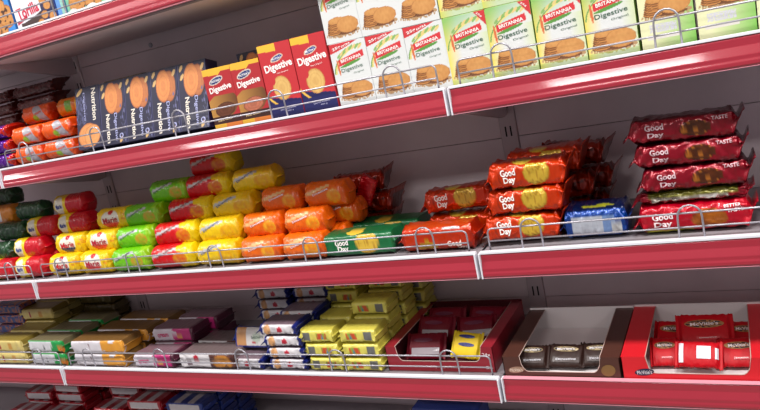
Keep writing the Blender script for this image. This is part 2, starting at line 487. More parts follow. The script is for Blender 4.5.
TG = [([('BRITANNIA', 0.54, 0.735, 0.56, 0.050, 8, 0.02)], (250, 246, 240)),
      ([('25g', 0.87, 0.945, 0.16, 0.032, -40, 0.01)], (250, 240, 236)),
      ([('Digestive', 0.54, 0.575, 0.66, 0.082, 6, 0.008), ('Original', 0.70, 0.505, 0.34, 0.036, 6, 0.0)], (70, 104, 84))]
k_white = Kind(lambda l: make_carton('biscuit_carton', l, 'biscuit box', CW, CH, CD, art_white, W_, W_, TW, None))
k_green = Kind(lambda l: make_carton('biscuit_carton', l, 'biscuit box', CW, CH, CD, art_green, LGRN, LGRN, TG, None))
k_gback = Kind(lambda l: make_carton('biscuit_carton', l, 'biscuit box', CW, CH, CD, art_back, LGRN, LGRN, [], None))
yb = 0.030 + CD / 2
wl = ['white digestive biscuit box with red corner, next to the tall red boxes', 'white digestive biscuit box with red corner, second from the tall red boxes', 'white digestive biscuit box with red corner, last white box before the green and yellow ones']
for k, (xa, xb_) in enumerate(((-0.5480, -0.4840), (-0.4840, -0.4200), (-0.4200, -0.3580))):
    k_white.put(wl[k], ((xa + xb_) / 2, yb + 0.0005 * k, ZB + EPS), (0, 0, math.radians((0.6, -0.4, 0.5)[k])), 'white digestive boxes')
gx = [-0.3575, -0.2950, -0.2300, -0.1655, -0.1000]
gl = ['green and yellow digestive box just right of the shelf joint, lower tier', 'green and yellow digestive box second from the shelf joint, lower tier', 'green and yellow digestive box third from the shelf joint, lower tier', 'green and yellow digestive box fourth from the shelf joint, beside the pale green backs']
for k in range(4):
    k_green.put(gl[k], ((gx[k] + gx[k + 1]) / 2, yb, ZB + EPS), (0, 0, math.radians((0.5, -0.6, 0.4, -0.5)[k])), 'green and yellow digestive boxes')
for k, (x, l) in enumerate(((-0.0665, 'pale green digestive box showing its back, behind the wire hoop on the right'), (-0.0005, 'pale green digestive box showing its back, second from the right edge'), (0.0640, 'pale green digestive box showing its back, at the right edge of the photo'))):
    k_gback.put(l, (x, yb, ZB + EPS), (0, 0, math.radians(0.4)), 'green digestive boxes turned round')
zt = ZB + CH + 0.0016
ul = ['directly above the leftmost white box', 'above the middle white box', 'above the white box nearest the shelf joint']
for k, x in enumerate((-0.5180, -0.4550, -0.3920)):
    k_white.put('white digestive box on the upper tier, ' + ul[k], (x, yb + 0.001, zt), (0, 0, math.radians((-0.5, 0.4, 0.2)[k])), 'white digestive boxes')
ul = ['first right of the shelf joint', 'second right of the shelf joint', 'third right of the shelf joint', 'fourth right of the shelf joint']
for k, x in enumerate((-0.3270, -0.2640, -0.1990, -0.1340)):
    k_green.put('green and yellow digestive box on the upper tier, ' + ul[k], (x, yb + 0.001, zt), (0, 0, math.radians(0.3)), 'green and yellow digestive boxes')

# red digestive boxes
def art_red(s, t):
    c = rgb(206, 26, 38)
    if s < 0.55 - max(0, (0.90 - t)) * 2 and t > 0.895 + 0.035 * (0.5 - s): c = rgb(246, 196, 30)
    e = ell(s, t, 0.56, 0.16, 0.95, 0.30, -14)
    if t < 0.22 + 0.13 * (1 - s) * 0.6 and e < 1.0:
        c = rgb(30, 32, 92)
    e2 = ell(s, t, 0.72, 0.60, 0.95, 0.50, -6)
    if t < 0.42 and 0.97 < e2 < 1.09 and s < 0.9: c = rgb(248, 196, 60)
    if t < 0.20: c = rgb(28, 32, 96)
    b = biscuit(s, t, 0.50, 0.40, 0.27, 0.165, 0, rgb(238, 196, 110), rgb(206, 146, 70))
    if b and ell(s, t, 0.25, 0.51, 0.09, 0.055) > 1: c = b
    if ell(s, t, 0.53, 0.80, 0.20, 0.042, 8) < 1: c = rgb(30, 60, 150) if ell(s, t, 0.53, 0.80, 0.17, 0.030, 8) < 1 else rgb(236, 220, 190)
    return c
TR = [([('Digestive', 0.53, 0.685, 0.86, 0.130, 6, 0.03), ('The Original', 0.62, 0.605, 0.36, 0.022, 6, 0.0)], (250, 240, 236)),
      ([("McVitie's", 0.53, 0.80, 0.30, 0.034, 8, 0.01)], (250, 250, 250)), ([('baked with wholewheat', 0.55, 0.12, 0.5, 0.022, 4, 0.0), ('400 g', 0.60, 0.085, 0.2, 0.020, 4, 0.0)], (190, 190, 216))]
k_red = Kind(lambda l: make_carton('biscuit_carton', l, 'biscuit box', 0.0630, 0.1200, 0.055, art_red, rgb(200, 24, 36), rgb(196, 22, 34), TR, None))
k_red.put('tall red digestive box with yellow corner, left of the pair', (-0.6485, 0.0575, ZB + EPS), (0, 0, math.radians(0.8)), 'tall red digestive boxes')
k_red.put('tall red digestive box with yellow corner, touching the white boxes', (-0.5830, 0.0575, ZB + EPS), (0, 0, math.radians(-0.4)), 'tall red digestive boxes')
def art_choc(s, t):
    c = rgb(186, 24, 34)
    if s < 0.62 - (0.92 - t) * 2 and t > 0.885 + 0.03 * (0.5 - s): c = rgb(246, 190, 30)
    if t > 0.94 and s > 0.5: c = rgb(246, 190, 30)
    if ell(s, t, 0.42, 0.36, 0.62, 0.22, 8) < 1 and t < 0.55: c = mixc(rgb(196, 140, 60), rgb(96, 48, 24), min(1, max(0, s * 0.9)))
    b = biscuit(s, t, 0.52, 0.31, 0.36, 0.115, 4, rgb(116, 64, 38), rgb(70, 34, 20))
    if b: c = b
    if t < 0.21: c = rgb(60, 26, 20)
    if t < 0.085: c = rgb(240, 130, 30)
    if t < 0.085 and s < 0.42: c = rgb(248, 190, 34)
    if ell(s, t, 0.42, 0.80, 0.26, 0.060, 8) < 1: c = rgb(28, 50, 120) if ell(s, t, 0.42, 0.80, 0.225, 0.044, 8) < 1 else rgb(226, 216, 200)
    return c
def choc_txt(under): return [([('Digestive', 0.52, 0.655, 0.80, 0.125, 6, 0.03)], (250, 240, 236)), ([("McVitie's", 0.42, 0.80, 0.36, 0.045, 8, 0.01)], (250, 250, 250)),
      ([(under, 0.42, 0.155, 0.5, 0.045, 4, 0.01)], (226, 200, 150))]
def art_choc2(s, t):
    b = biscuit(s, t, 0.52, 0.31, 0.36, 0.115, 4, rgb(206, 118, 84), rgb(130, 66, 44))
    if b and t > 0.21: return b
    return art_choc(s, t)
make_ = make_carton('biscuit_carton', 'small red digestive box with dark chocolate biscuit, next to the navy boxes', 'biscuit box', 0.0600, 0.1030, 0.052, art_choc, rgb(180, 24, 34), rgb(240, 190, 40), choc_txt('Dark Choc'), 'red chocolate digestive boxes')
make_.location = (-0.7725, 0.056, ZB + EPS)
make_ = make_carton('biscuit_carton', 'small red digestive box with milk chocolate biscuit, next to the tall red boxes', 'biscuit box', 0.0600, 0.1030, 0.052, art_choc2, rgb(180, 24, 34), rgb(240, 190, 40), choc_txt('Milk Choc'), 'red chocolate digestive boxes')
make_.location = (-0.7120, 0.056, ZB + EPS)
# navy boxes
def art_navy(s, t):
    c = rgb(20, 18, 54)
    if s < 0.03 or s > 0.985: c = rgb(50, 50, 92)
    b = biscuit(s, t, 0.70, 0.715, 0.23, 0.235, 6, rgb(196, 112, 44), rgb(150, 78, 30))
    if b: c = b
    b = biscuit(s, t, 0.48, 0.735, 0.27, 0.245, 6, rgb(224, 138, 56), rgb(182, 98, 38))
    if b: c = b
    for (a_, b_) in ((0.14, 0.93), (0.88, 0.90), (0.78, 0.06), (0.16, 0.80)):
        if ell(s, t, a_, b_, 0.075, 0.035, 30) < 1: c = rgb(208, 168, 100)
    if s > 0.80 and t < 0.62 and nz(s * 3, t * 0.5, 22) > 0.25: c = rgb(92, 94, 140)
    return c
def art_navy2(s, t):
    c = rgb(24, 22, 60)
    b = biscuit(s, t, 0.42, 0.22, 0.40, 0.185, 6, rgb(226, 146, 70), rgb(180, 104, 44))
    if b: c = b
    b = biscuit(s, t, 0.62, 0.20, 0.34, 0.175, 6, rgb(232, 156, 80), rgb(190, 116, 52))
    if b: c = b
    if ell(s, t, 0.18, 0.93, 0.14, 0.035, 20) < 1: c = rgb(208, 168, 100)
    if s < 0.45 and 0.4 < t < 0.85 and nz(s * 3, t * 0.5, 22) > 0.2: c = rgb(92, 94, 140)
    return c
TN = [([('Nutrition', 0.30, 0.34, 0.36, 0.075, -90, 0.02)], (222, 214, 200)), ([('Digestive', 0.60, 0.32, 0.44, 0.085, -90, 0.0), ('0', 0.80, 0.12, 0.16, 0.075, 20, 0.0)], (168, 172, 214))]
TN[0][0][0] = ('Nutrition', 0.30, 0.26, 0.84, 0.085, -90, 0.03); TN[1][0][0] = ('Digestive', 0.60, 0.27, 0.80, 0.080, -90, 0.01)
k_navy = Kind(lambda l: make_carton('biscuit_carton', l, 'biscuit box', 0.0665, 0.1210, 0.032, art_navy, rgb(36, 36, 78), rgb(48, 44, 80), TN, None))
nl = ['leftmost of the four showing large biscuits', 'second of the four showing large biscuits', 'third of the four showing large biscuits', 'touching the red chocolate boxes']
TIP = math.radians(15)
def tip_box(o, x, dep, y):
    o.location = (x, y, ZB + EPS + dep / 2 * math.sin(TIP)); o.rotation_euler = (-TIP, 0, 0)
for k, x in enumerate((-1.0520, -0.9845, -0.9170, -0.8495)):
    tip_box(k_navy.put('navy biscuit box with golden biscuits, ' + nl[k], (0, 0, 0), (0, 0, 0), 'navy boxes with golden biscuits'), x, 0.032, 0.0480)
k_navy.put('navy biscuit box standing behind the small red chocolate boxes, only its top showing', (-0.7450, 0.1200, ZB + EPS), (0, 0, 0), 'navy boxes with golden biscuits')
t = make_carton('biscuit_carton', 'navy biscuit box showing its side, nearest the orange rolls', 'biscuit box', 0.0660, 0.1210, 0.036, art_navy2, rgb(44, 42, 82), rgb(48, 44, 80), [([('Nutrition', 0.78, 0.70, 0.95, 0.10, -90, 0.02)], (222, 214, 200)), ([('Digestive', 0.36, 0.68, 0.85, 0.05, -90, 0.0)], (168, 172, 214))], None)
tip_box(t, -1.1190, 0.036, 0.0500)

# ---------------- rolls
def plain(c, c2=None):
    def f(s, t): return c
    return f
def lab_txt(word, cx, cz, w_, h_, a=0, bold=0.02): return (word, cx, cz, w_, h_, a, bold)
def art_marie(blue):
    def f(s, t):
        c = rgb(248, 206, 30)
        if abs(s) > 0.90: c = rgb(238, 190, 30)
        e = ell(s, t, -0.05, 0.10, 0.52, 0.62)
        if e < 1:
            c = rgb(244, 240, 226)
            if t < -0.12: c = rgb(30, 36, 100) if blue else rgb(226, 60, 60)
        if ell(s, t, -0.05, 0.60, 0.15, 0.18) < 1: c = rgb(206, 30, 40)
        if s > 0.62 and 0 < t < 0.5 and nz(s, t, 9) > 0.1: c = rgb(232, 150, 60)
        return c
    return f
def art_band(base, sw, fruit, lite, half=0.1, rev=False):
    """fruit-cream rolls: slanted silver name band, coloured half, biscuit picture"""
    def f(s, t):
        c = base if s < half + 0.3 * nz(s, t * 0.6, 4, 2) else sw
        b = (t - 0.35) - (s + 0.35) * 0.45
        if abs(b) < 0.095 and -0.80 < s < 0.22: c = lite
        if s > 0.05 and ell(s, t, 0.38, -0.05, 0.30, 0.42) < 1: c = mixc(fruit, base, 0.5 + 0.5 * nz(s, t, 7))
        return c
    return f
def roll(name, label, L, H, art, texts, seed, m=None, end='fold', D=None, bend=0.2, wr=2.1, n=2.3, xb=0.80):
    return make_pack(name, label, 'biscuit pack', Pack(L, D or H, H, n, xb, end, wr, seed, bend, ribs=9), art, texts, None, m)
YL = rgb(246, 212, 30)
RH = 0.0480
k_marie = Kind(lambda l: roll('biscuit_roll', l, 0.0960, RH, art_marie(True), [([('Marie', -0.05, 0.08, 0.86, 0.50, 4, 0.02)], (190, 24, 36))], 1))
k_marie2 = Kind(lambda l: roll('biscuit_roll', l, 0.0960, RH, art_marie(False), [([('Marie', -0.05, 0.06, 0.86, 0.50, 4, 0.02)], (170, 26, 50))], 5))
k_lime = Kind(lambda l: roll('biscuit_roll', l, 0.1080, RH, art_band(rgb(116, 200, 30), rgb(150, 205, 40), rgb(232, 150, 60), rgb(196, 198, 200), 0.55), [([('Digestive', -0.30, 0.42, 0.75, 0.20, 24, 0.02)], (60, 110, 50))], 2))
k_rdyl = Kind(lambda l: roll('biscuit_roll', l, 0.1160, RH, art_band(rgb(214, 30, 34), YL, rgb(238, 170, 50), rgb(196, 198, 200), 0.28), [([('Digestive', -0.30, 0.42, 0.75, 0.20, 24, 0.02)], (150, 50, 50))], 3))
k_yelo = Kind(lambda l: roll('biscuit_roll', l, 0.1060, RH, art_band(rgb(246, 206, 34), rgb(240, 190, 40), rgb(226, 150, 50), rgb(196, 198, 200), 0.5), [([('Digestive', -0.30, 0.42, 0.75, 0.20, 24, 0.02)], (90, 100, 130))], 4))
k_oran = Kind(lambda l: roll('biscuit_roll', l, 0.0930, RH, art_band(rgb(240, 112, 40), rgb(238, 106, 44), rgb(244, 190, 60), rgb(240, 190, 130), 0.5), [([('Digestive', -0.15, 0.30, 0.70, 0.20, 16, 0.02)], (226, 224, 232))], 6, wr=2.4))
k_rdwh = Kind(lambda l: roll('biscuit_roll', l, 0.1000, RH, lambda s, t: (rgb(240, 236, 220) if ell(s, t, -0.55, 0.1, 0.26, 0.7) < 1 else (YL if s < -0.15 else rgb(206, 24, 40))), [([('Marie', -0.55, 0.05, 0.40, 0.40, 4, 0.03)], (40, 60, 140))], 7))
XR = dict(marie_a=(k_marie, -1.2900, 'yellow roll with dark blue name oval'), marie_b=(k_marie2, -1.1940, 'yellow roll with red name oval'),
          lime=(k_lime, -1.0930, 'lime green biscuit roll'), rdyl=(k_rdyl, -0.9810, 'red and yellow biscuit roll'), yelo=(k_yelo, -0.8690, 'golden yellow biscuit roll'),
          oa=(k_oran, -0.7690, 'orange biscuit roll left of the pair'), ob=(k_oran, -0.6770, 'orange biscuit roll touching the green packs'))
LV = ['bottom level', 'second level', 'third level', 'fourth level', 'top level']
RW = ['front row', 'second row back', 'rear row', 'row against the panel']
PY, PZ = 0.0236, 0.0386
def spread(key, cells):
    kd, x, desc = XR[key]
    for (row, lv, dx) in cells:
        yy = 0.0450 + 0.0455 * row + PY * lv
        j = lambda a: rnd.uniform(-a, a)
        kd.put('%s, %s of the heap%s' % (desc, LV[lv], ('', ', one row back')[row]), (x + dx, yy + j(0.0006), ZC + EPS + lv * PZ), (0, math.radians(j(0.8)), math.radians(j(1.2))), 'rolls: ' + desc)
spread('marie_a', [(0, 0, 0), (0, 1, 0.008), (1, 0, 0), (1, 1, 0)])
spread('marie_b', [(0, 0, 0), (0, 1, 0.008), (0, 2, 0.030), (1, 0, 0), (1, 1, 0)])
spread('lime', [(0, 0, 0), (0, 1, 0.003), (1, 0, 0), (1, 1, 0), (0, 2, 0.016), (0, 3, 0.078)])
spread('rdyl', [(0, 0, 0), (0, 1, 0.000), (1, 0, 0), (1, 1, 0), (0, 2, 0.028), (0, 3, 0.066), (0, 4, 0.068)])
spread('yelo', [(0, 0, 0), (0, 1, -0.002), (1, 0, 0), (1, 1, 0), (0, 2, 0.024), (0, 3, 0.066)])
spread('oa', [(0, 0, 0), (0, 1, -0.002), (1, 0, 0), (1, 1, 0), (0, 2, 0.034)])
spread('ob', [(0, 0, 0), (0, 1, -0.002), (1, 0, 0.02), (1, 1, 0.040), (0, 2, 0.036)])
# left end of the third shelf
def at_l(kd, label, x, lv, row=0, rz=0, grp='yellow, white and red rolls'):
    kd.put(label, (x, 0.0450 + 0.0455 * row + PY * lv, ZC + EPS + lv * PZ), (0, 0, math.radians(rz)), grp)
at_l(k_rdwh, 'yellow and red roll behind the hoop left of the joint, bottom front', -1.4020, 0)
at_l(k_rdwh, 'yellow and red roll at the left edge of the photo, bottom front', -1.5060, 0)
at_l(k_rdwh, 'yellow and red roll one level up, behind the hoop left of the joint', -1.4200, 1)
at_l(k_rdwh, 'yellow and red roll third level up at the left, sloping heap', -1.3900, 2)
at_l(k_rdwh, 'yellow and red roll third level up, touching the blue-labelled yellow roll', -1.2850, 2)
at_l(k_rdwh, 'red roll with yellow end lying on top of the left heap, in shade', -1.3100, 3, 0, 3)
at_l(k_rdwh, 'yellow and red roll buried in the second row at the left', -1.4100, 0, 1)
k_dg = Kind(lambda l: roll('biscuit_roll', l, 0.1000, 0.045, lambda s, t: rgb(30, 74, 40) if nz(s, t, 5) > -0.25 else rgb(22, 48, 30), [], 11, wr=3.5))
k_ob = Kind(lambda l: roll('biscuit_roll', l, 0.1000, 0.045, lambda s, t: (rgb(236, 236, 240) if ell(s, t, -0.2, 0, 0.4, 0.6) < 1 else rgb(224, 140, 50)), [], 12, wr=1.5))
at_l(k_dg, 'dark green roll at the left edge, second level', -1.5300, 1, 0, 0, 'dark green rolls')
at_l(k_dg, 'dark green roll at the left edge, third level', -1.5000, 2, 0, 2, 'dark green rolls')
at_l(k_dg, 'dark green roll beside the orange and white roll, fourth level', -1.4480, 3, 0, -2, 'dark green rolls')
at_l(k_dg, 'dark green roll topping the left edge of the heap', -1.5700, 4, 0, 0, 'dark green rolls')
at_l(k_ob, 'orange and white roll at the left edge among the dark green rolls', -1.5520, 3, 0, 0, 'orange and white rolls')

# ---------------- Good Day style slabs
def art_gd(base, dark, ck=rgb(240, 202, 80)):
    def f(s, t):
        c = base
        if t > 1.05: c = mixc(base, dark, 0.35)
        e = ell(s, t, 0.24, 0.15, 0.30, 0.95, 0)
        if e < 1: c = mixc(ck, rgb(150, 84, 24), (0.6 if nz(s * 2.6, t * 1.2, 7) > 0.2 else 0.1) if e < 0.85 else 0.45)
        if t > 1.1 and ell(s, t, -0.1, 1.7, 0.22, 0.5) < 1: c = ck
        if ell(s, t, -0.42, 0.0, 0.22, 0.85) < 1 and ell(s, t, -0.42, 0.0, 0.19, 0.72) > 1: c = mixc(base, (0, 0, 0), 0.35)
        if t < -0.86: c = dark
        return c
    return f
def gd_txt(extra=None, col=(248, 244, 238)):
    it = [('Good', -0.40, 0.30, 0.34, 0.50, 3, 0.03), ('Day', -0.38, -0.28, 0.28, 0.56, 3, 0.03)]
    out = [(it, col)]
    if extra: out.append(([extra], col))
    return out
def slab(label, L, D, H, art, txt, seed, m=M_FOIL, bend=0.5, wr=1.6, n=5.0, xb=0.84):
    return make_pack('biscuit_pack', label, 'biscuit pack', Pack(L, D, H, n, xb, 'fin', wr, seed, bend), art, txt, None, m)
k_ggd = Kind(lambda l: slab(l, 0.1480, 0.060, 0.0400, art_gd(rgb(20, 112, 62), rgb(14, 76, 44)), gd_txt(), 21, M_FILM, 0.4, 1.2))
k_ggd.put('green biscuit pack with cookie picture, front row on the shelf', (-0.5740, 0.0600, ZC + EPS), (math.radians(0), 0, math.radians(1)), 'green cookie packs')
k_ggd.put('green biscuit pack with cookie picture, lying behind and above the front green one', (-0.5520, 0.1260, ZC + EPS), (0, 0, math.radians(-2)), 'green cookie packs')
OR_ = rgb(226, 66, 26); OD = rgb(150, 34, 18)
def art_tilt(s, t):
    c = rgb(214, 62, 30)
    if t > 0.95: c = rgb(222, 84, 44)
    if rct(s, t, 0.38, 0.95, 0.22, 0.28): c = rgb(196, 196, 200)
    if ell(s, t, -0.25, -0.72, 0.25, 0.55) < 1: c = rgb(206, 160, 50)
    if abs(s) > 0.8: c = rgb(196, 50, 26)
    return c
t = slab('orange-red biscuit pack rolled forward behind the wire hoop left of the joint', 0.1360, 0.050, 0.0440, art_tilt, [([('Good', 0.42, -0.40, 0.34, 0.40, 3, 0.03), ('Day', 0.60, -0.72, 0.24, 0.34, 3, 0.03)], (240, 220, 210))], 23, M_FOIL, 0.3, 2.0, 3.2)
t.location = (-0.4290, 0.0500, ZC + EPS); t.rotation_euler = (0, 0, math.radians(-1))
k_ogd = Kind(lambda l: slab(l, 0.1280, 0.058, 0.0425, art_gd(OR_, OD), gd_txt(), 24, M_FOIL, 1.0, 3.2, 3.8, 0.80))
RG = 'orange-red cookie packs'
k_ogd.put('dull red cookie pack raised behind the rolled-forward orange pack', (-0.4120, 0.1180, ZC + EPS + 0.0430), (math.radians(-4), math.radians(-2), math.radians(2)), RG)
k_ogd.put('orange-red cookie pack on the shelf supporting the dull red one, hidden behind the front row', (-0.4120, 0.1180, ZC + EPS), (0, 0, 0), RG)
ol = ['bottom of the stack, brightest', 'second pack up in the stack', 'third pack up in the stack', 'top of the stack, set back']
for k, (x, y, z, rx, ry, rz) in enumerate(((-0.2950, 0.0560, 0.0040, -7, 0, 1), (-0.2830, 0.0590, 0.0450, -2, -1, -2), (-0.2770, 0.0590, 0.0835, 0, 1.0, 2), (-0.2640, 0.1190, 0.0880, 0, -1, -2))):
    k_ogd.put('orange-red cookie pack, ' + ol[k], (x, y, ZC + EPS + z), (math.radians(rx), math.radians(ry), math.radians(rz)), RG)
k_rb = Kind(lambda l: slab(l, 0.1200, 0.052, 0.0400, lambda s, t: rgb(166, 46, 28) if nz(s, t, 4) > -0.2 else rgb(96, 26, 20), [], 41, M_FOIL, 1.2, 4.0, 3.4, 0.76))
for k in range(5):
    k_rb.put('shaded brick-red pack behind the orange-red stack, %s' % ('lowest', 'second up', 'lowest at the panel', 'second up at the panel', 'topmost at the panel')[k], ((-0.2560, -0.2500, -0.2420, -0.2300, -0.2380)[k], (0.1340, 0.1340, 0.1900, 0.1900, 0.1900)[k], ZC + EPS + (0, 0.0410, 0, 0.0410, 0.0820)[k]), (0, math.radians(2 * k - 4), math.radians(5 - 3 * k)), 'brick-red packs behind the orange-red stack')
def art_blue(s, t):
    c = rgb(12, 66, 150)
    if t > 0.85: c = rgb(10, 30, 76)
    if t > 1.0 and ell(s, t, 0.1, 1.7, 0.5, 0.2, 8) < 1: c = rgb(190, 190, 60)
    if rct(s, t, -0.05, -0.10, 0.62, 0.62): c = rgb(130, 160, 210)
    if rct(s, t, -0.22, -0.12, 0.44, 0.56): c = rgb(206, 212, 222)
    if rct(s, t, 0.60, -0.25, 0.14, 0.42): c = rgb(214, 216, 214)
    return c
t = slab('shiny blue biscuit pack with white label between the orange-red and dark red stacks', 0.0960, 0.072, 0.0480, art_blue, [], 31, M_FOIL, 0.4, 2.6, 3.6)
t.location = (-0.1900, 0.0690, ZC + EPS)
CR = rgb(152, 14, 36); CRD = rgb(84, 8, 22)  # shade painted in: darker crimson for the upper packs, their lettering dimmed too
def art_cr(s, t):
    c = CR
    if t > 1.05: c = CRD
    e = ell(s, t, 0.22, -0.02, 0.27, 0.62)
    if e < 1: c = mixc(rgb(120, 60, 24), rgb(40, 16, 14), 0.5 + 0.6 * nz(s, t, 8))
    if e < 1 and nz(s * 2, t, 7, 3) > 0.22: c = rgb(190, 116, 50)
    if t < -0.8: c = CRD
    return c
def art_cr0(s, t):
    c = rgb(204, 24, 46)
    e = ell(s, t, 0.25, -0.05, 0.30, 0.62)
    if e < 1: c = mixc(rgb(220, 130, 50), rgb(110, 40, 20), 0.5 + 0.7 * nz(s, t, 8))
    if t < -0.78 and -0.8 < s < 0.0: c = rgb(190, 190, 40)
    return c
def art_crb(s, t):
    c = CR
    if t > 0.2 and abs(s) < 0.75: c = rgb(120, 116, 40)
    if -0.7 < t < 0.2 and -0.7 < s < 0.6: c = rgb(150, 140, 130)
    if rct(s, t, 0.28, -0.3, 0.16, 0.5): c = rgb(226, 220, 214)
    return c
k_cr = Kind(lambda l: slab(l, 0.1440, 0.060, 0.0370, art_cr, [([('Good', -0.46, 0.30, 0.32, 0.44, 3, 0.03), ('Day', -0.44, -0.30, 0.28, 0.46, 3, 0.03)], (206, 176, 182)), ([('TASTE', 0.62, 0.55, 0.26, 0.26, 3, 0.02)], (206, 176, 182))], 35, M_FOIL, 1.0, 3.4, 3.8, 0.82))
t = slab('bright crimson cookie pack, bottom of the dark red stack behind the wire hoop', 0.1520, 0.060, 0.0430, art_cr0, [([('Good', -0.50, 0.24, 0.34, 0.44, 3, 0.03), ('Day', -0.50, -0.30, 0.30, 0.46, 3, 0.03)], (244, 226, 228)), ([('BETTER', 0.62, 0.62, 0.26, 0.18, 3, 0.02), ('TASTE', 0.66, 0.34, 0.26, 0.24, 3, 0.02)], (244, 226, 228))], 33, M_FOIL, 0.8, 3.0, 3.4)
t.location = (-0.0630, 0.0620, ZC + EPS); t['group'] = 'dark red cookie packs'
t = slab('dark red pack with olive stripes and barcode, second from the bottom of its stack', 0.1460, 0.056, 0.0190, art_crb, [], 34, M_FOIL, 0.8, 3.0, 3.4)
t.location = (-0.0620, 0.0640, ZC + EPS + 0.0410); t['group'] = 'dark red cookie packs'
for k, (x, rz, ry, l) in enumerate(((-0.0570, 1, -1.0, 'middle of the dark red stack'), (-0.0620, -1, 0.5, 'second from the top of the dark red stack'), (-0.0660, 1.5, 1.8, 'top of the dark red stack, in shade'))):
    k_cr.put('red cookie pack coloured darker for shade, ' + l, (x, 0.0620, ZC + EPS + 0.0575 + 0.0328 * k), (0, math.radians(ry), math.radians(rz)), 'dark red cookie packs')
t = slab('shiny purple biscuit pack at the right edge, beside the dark red stack', 0.0900, 0.06, 0.0380, lambda s, t: rgb(90, 30, 140) if s < 0 else rgb(140, 40, 120), [], 36, M_FOIL)
t.location = (0.0690, 0.0660, ZC + EPS)
# the shaded heap of red-brown packs behind the orange rolls
for k, (x, y, lv, rz) in enumerate(((-0.6250, 0.190, 0, 5), (-0.6100, 0.185, 1, -6), (-0.6250, 0.180, 2, 8))):
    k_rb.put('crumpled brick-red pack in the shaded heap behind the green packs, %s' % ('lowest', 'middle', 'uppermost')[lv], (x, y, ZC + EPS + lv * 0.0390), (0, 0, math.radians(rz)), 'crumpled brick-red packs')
t = slab('small bright red packet standing on end at the top of the shaded heap', 0.0560, 0.012, 0.0340, plain(rgb(206, 24, 34)), [], 43, M_FOIL, 0.8, 2.0, 2.6)
t.location = (-0.5850, 0.1500, ZC + EPS + 0.0790); t.rotation_euler = (0, math.radians(-62), math.radians(10))

# ---------------- second shelf, left end: orange rolls, purple packs
def art_or2(s, t):
    c = rgb(236, 96, 40)
    if ell(s, t, 0.28, 0.0, 0.30, 0.9, 20) < 1: c = rgb(176, 172, 180)
    if ell(s, t, 0.0, -0.35, 0.16, 0.3) < 1: c = rgb(150, 190, 60)
    if abs(s) > 0.86: c = rgb(224, 76, 40)
    return c
k_or2 = Kind(lambda l: roll('biscuit_roll', l, 0.0920, 0.0385, art_or2, [([('orange', 0.25, 0.05, 0.5, 0.3, 10, 0.02)], (200, 70, 40))], 51, wr=1.6))
for (x, y, z, l) in ((-1.2930, 0.052, 0, 'orange roll with silver label behind the wire guard, lower left'), (-1.1990, 0.052, 0, 'orange roll with silver label on the shelf touching the navy box'),
                     (-1.2900, 0.056, 1, 'orange roll with silver label, second level, left'), (-1.1960, 0.056, 1, 'orange roll with silver label, second level against the navy box'),
                     (-1.2950, 0.098, 2, 'dull orange roll on the third level, left')):
    k_or2.put(l, (x - 0.013, y, ZB + EPS + z * 0.0392), (0, math.radians(rnd.uniform(-1, 1)), math.radians(rnd.uniform(-2, 2))), 'orange rolls with silver labels')
for x, z in ((-1.2950, 0), (-1.2950, 1), (-1.1980, 0), (-1.1980, 1)):
    k_or2.put('orange roll in the row behind, %s %s' % (('left' if x < -1.25 else 'right'), ('below', 'above')[z]), (x, 0.098, ZB + EPS + z * 0.0392), (0, 0, 0), 'orange rolls with silver labels')
t = roll('biscuit_roll', 'amber roll with green square on the third level beside the navy box', 0.0880, 0.0385, lambda s, t: (rgb(120, 170, 60) if rct(s, t, -0.1, 0.1, 0.22, 0.5) else (rgb(240, 190, 40) if s > 0.4 else rgb(226, 120, 30))), [], 52)
t.location = (-1.2000, 0.0980, ZB + EPS + 2 * 0.0392)
k_pp = Kind(lambda l: slab(l, 0.0900, 0.052, 0.0300, lambda s, t: (rgb(96, 30, 150) if s < 0.62 + 0.4 * nz(s, t, 3) else rgb(214, 52, 40)), [], 53, M_FOIL, 0.6, 2.0, 3))
for k in range(3):
    k_pp.put('purple and red pack at the left edge of the second shelf, %s' % ('lowest', 'middle', 'topmost')[k], (-1.3960 - 0.004 * k, 0.060 + 0.004 * k, ZB + EPS + 0.0305 * k), (0, 0, math.radians(2 * k - 2)), 'purple and red packs')
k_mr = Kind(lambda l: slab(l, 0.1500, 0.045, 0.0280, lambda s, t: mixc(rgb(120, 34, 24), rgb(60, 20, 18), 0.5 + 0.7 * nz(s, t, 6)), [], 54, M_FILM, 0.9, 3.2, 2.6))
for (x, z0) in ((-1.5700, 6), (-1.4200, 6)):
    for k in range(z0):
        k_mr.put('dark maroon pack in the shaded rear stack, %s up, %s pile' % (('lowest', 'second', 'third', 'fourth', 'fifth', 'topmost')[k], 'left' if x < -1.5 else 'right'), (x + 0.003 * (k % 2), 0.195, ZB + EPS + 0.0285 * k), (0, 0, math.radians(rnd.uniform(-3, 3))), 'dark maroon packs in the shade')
for k in range(2):
    k_or2.put('orange roll under the ochre roll at the back, %s' % ('lower', 'upper')[k], (-1.2900, 0.1750, ZB + EPS + 0.0392 * k), (0, 0, 0), 'orange rolls with silver labels')
t = roll('biscuit_roll', 'ochre roll in shade behind the orange rolls', 0.0900, 0.0400, lambda s, t: rgb(170, 120, 40) if s < 0.2 else rgb(70, 110, 40), [], 55); t.location = (-1.2850, 0.1750, ZB + 0.0790); t.rotation_euler = (0, 0, 0.1)
k_ol = Kind(lambda l: make_carton('biscuit_carton', l, 'biscuit box', 0.110, 0.066, 0.045, lambda s, t: rgb(110, 84, 34) if (s + t) % 0.35 > 0.05 else rgb(70, 44, 30), rgb(90, 64, 30), rgb(96, 70, 34), [], None))
k_ol.put('brown and olive box standing on another behind the navy boxes', (-1.125, 0.190, ZB + 0.0680 + EPS), (0, 0, 0), 'brown and olive boxes')
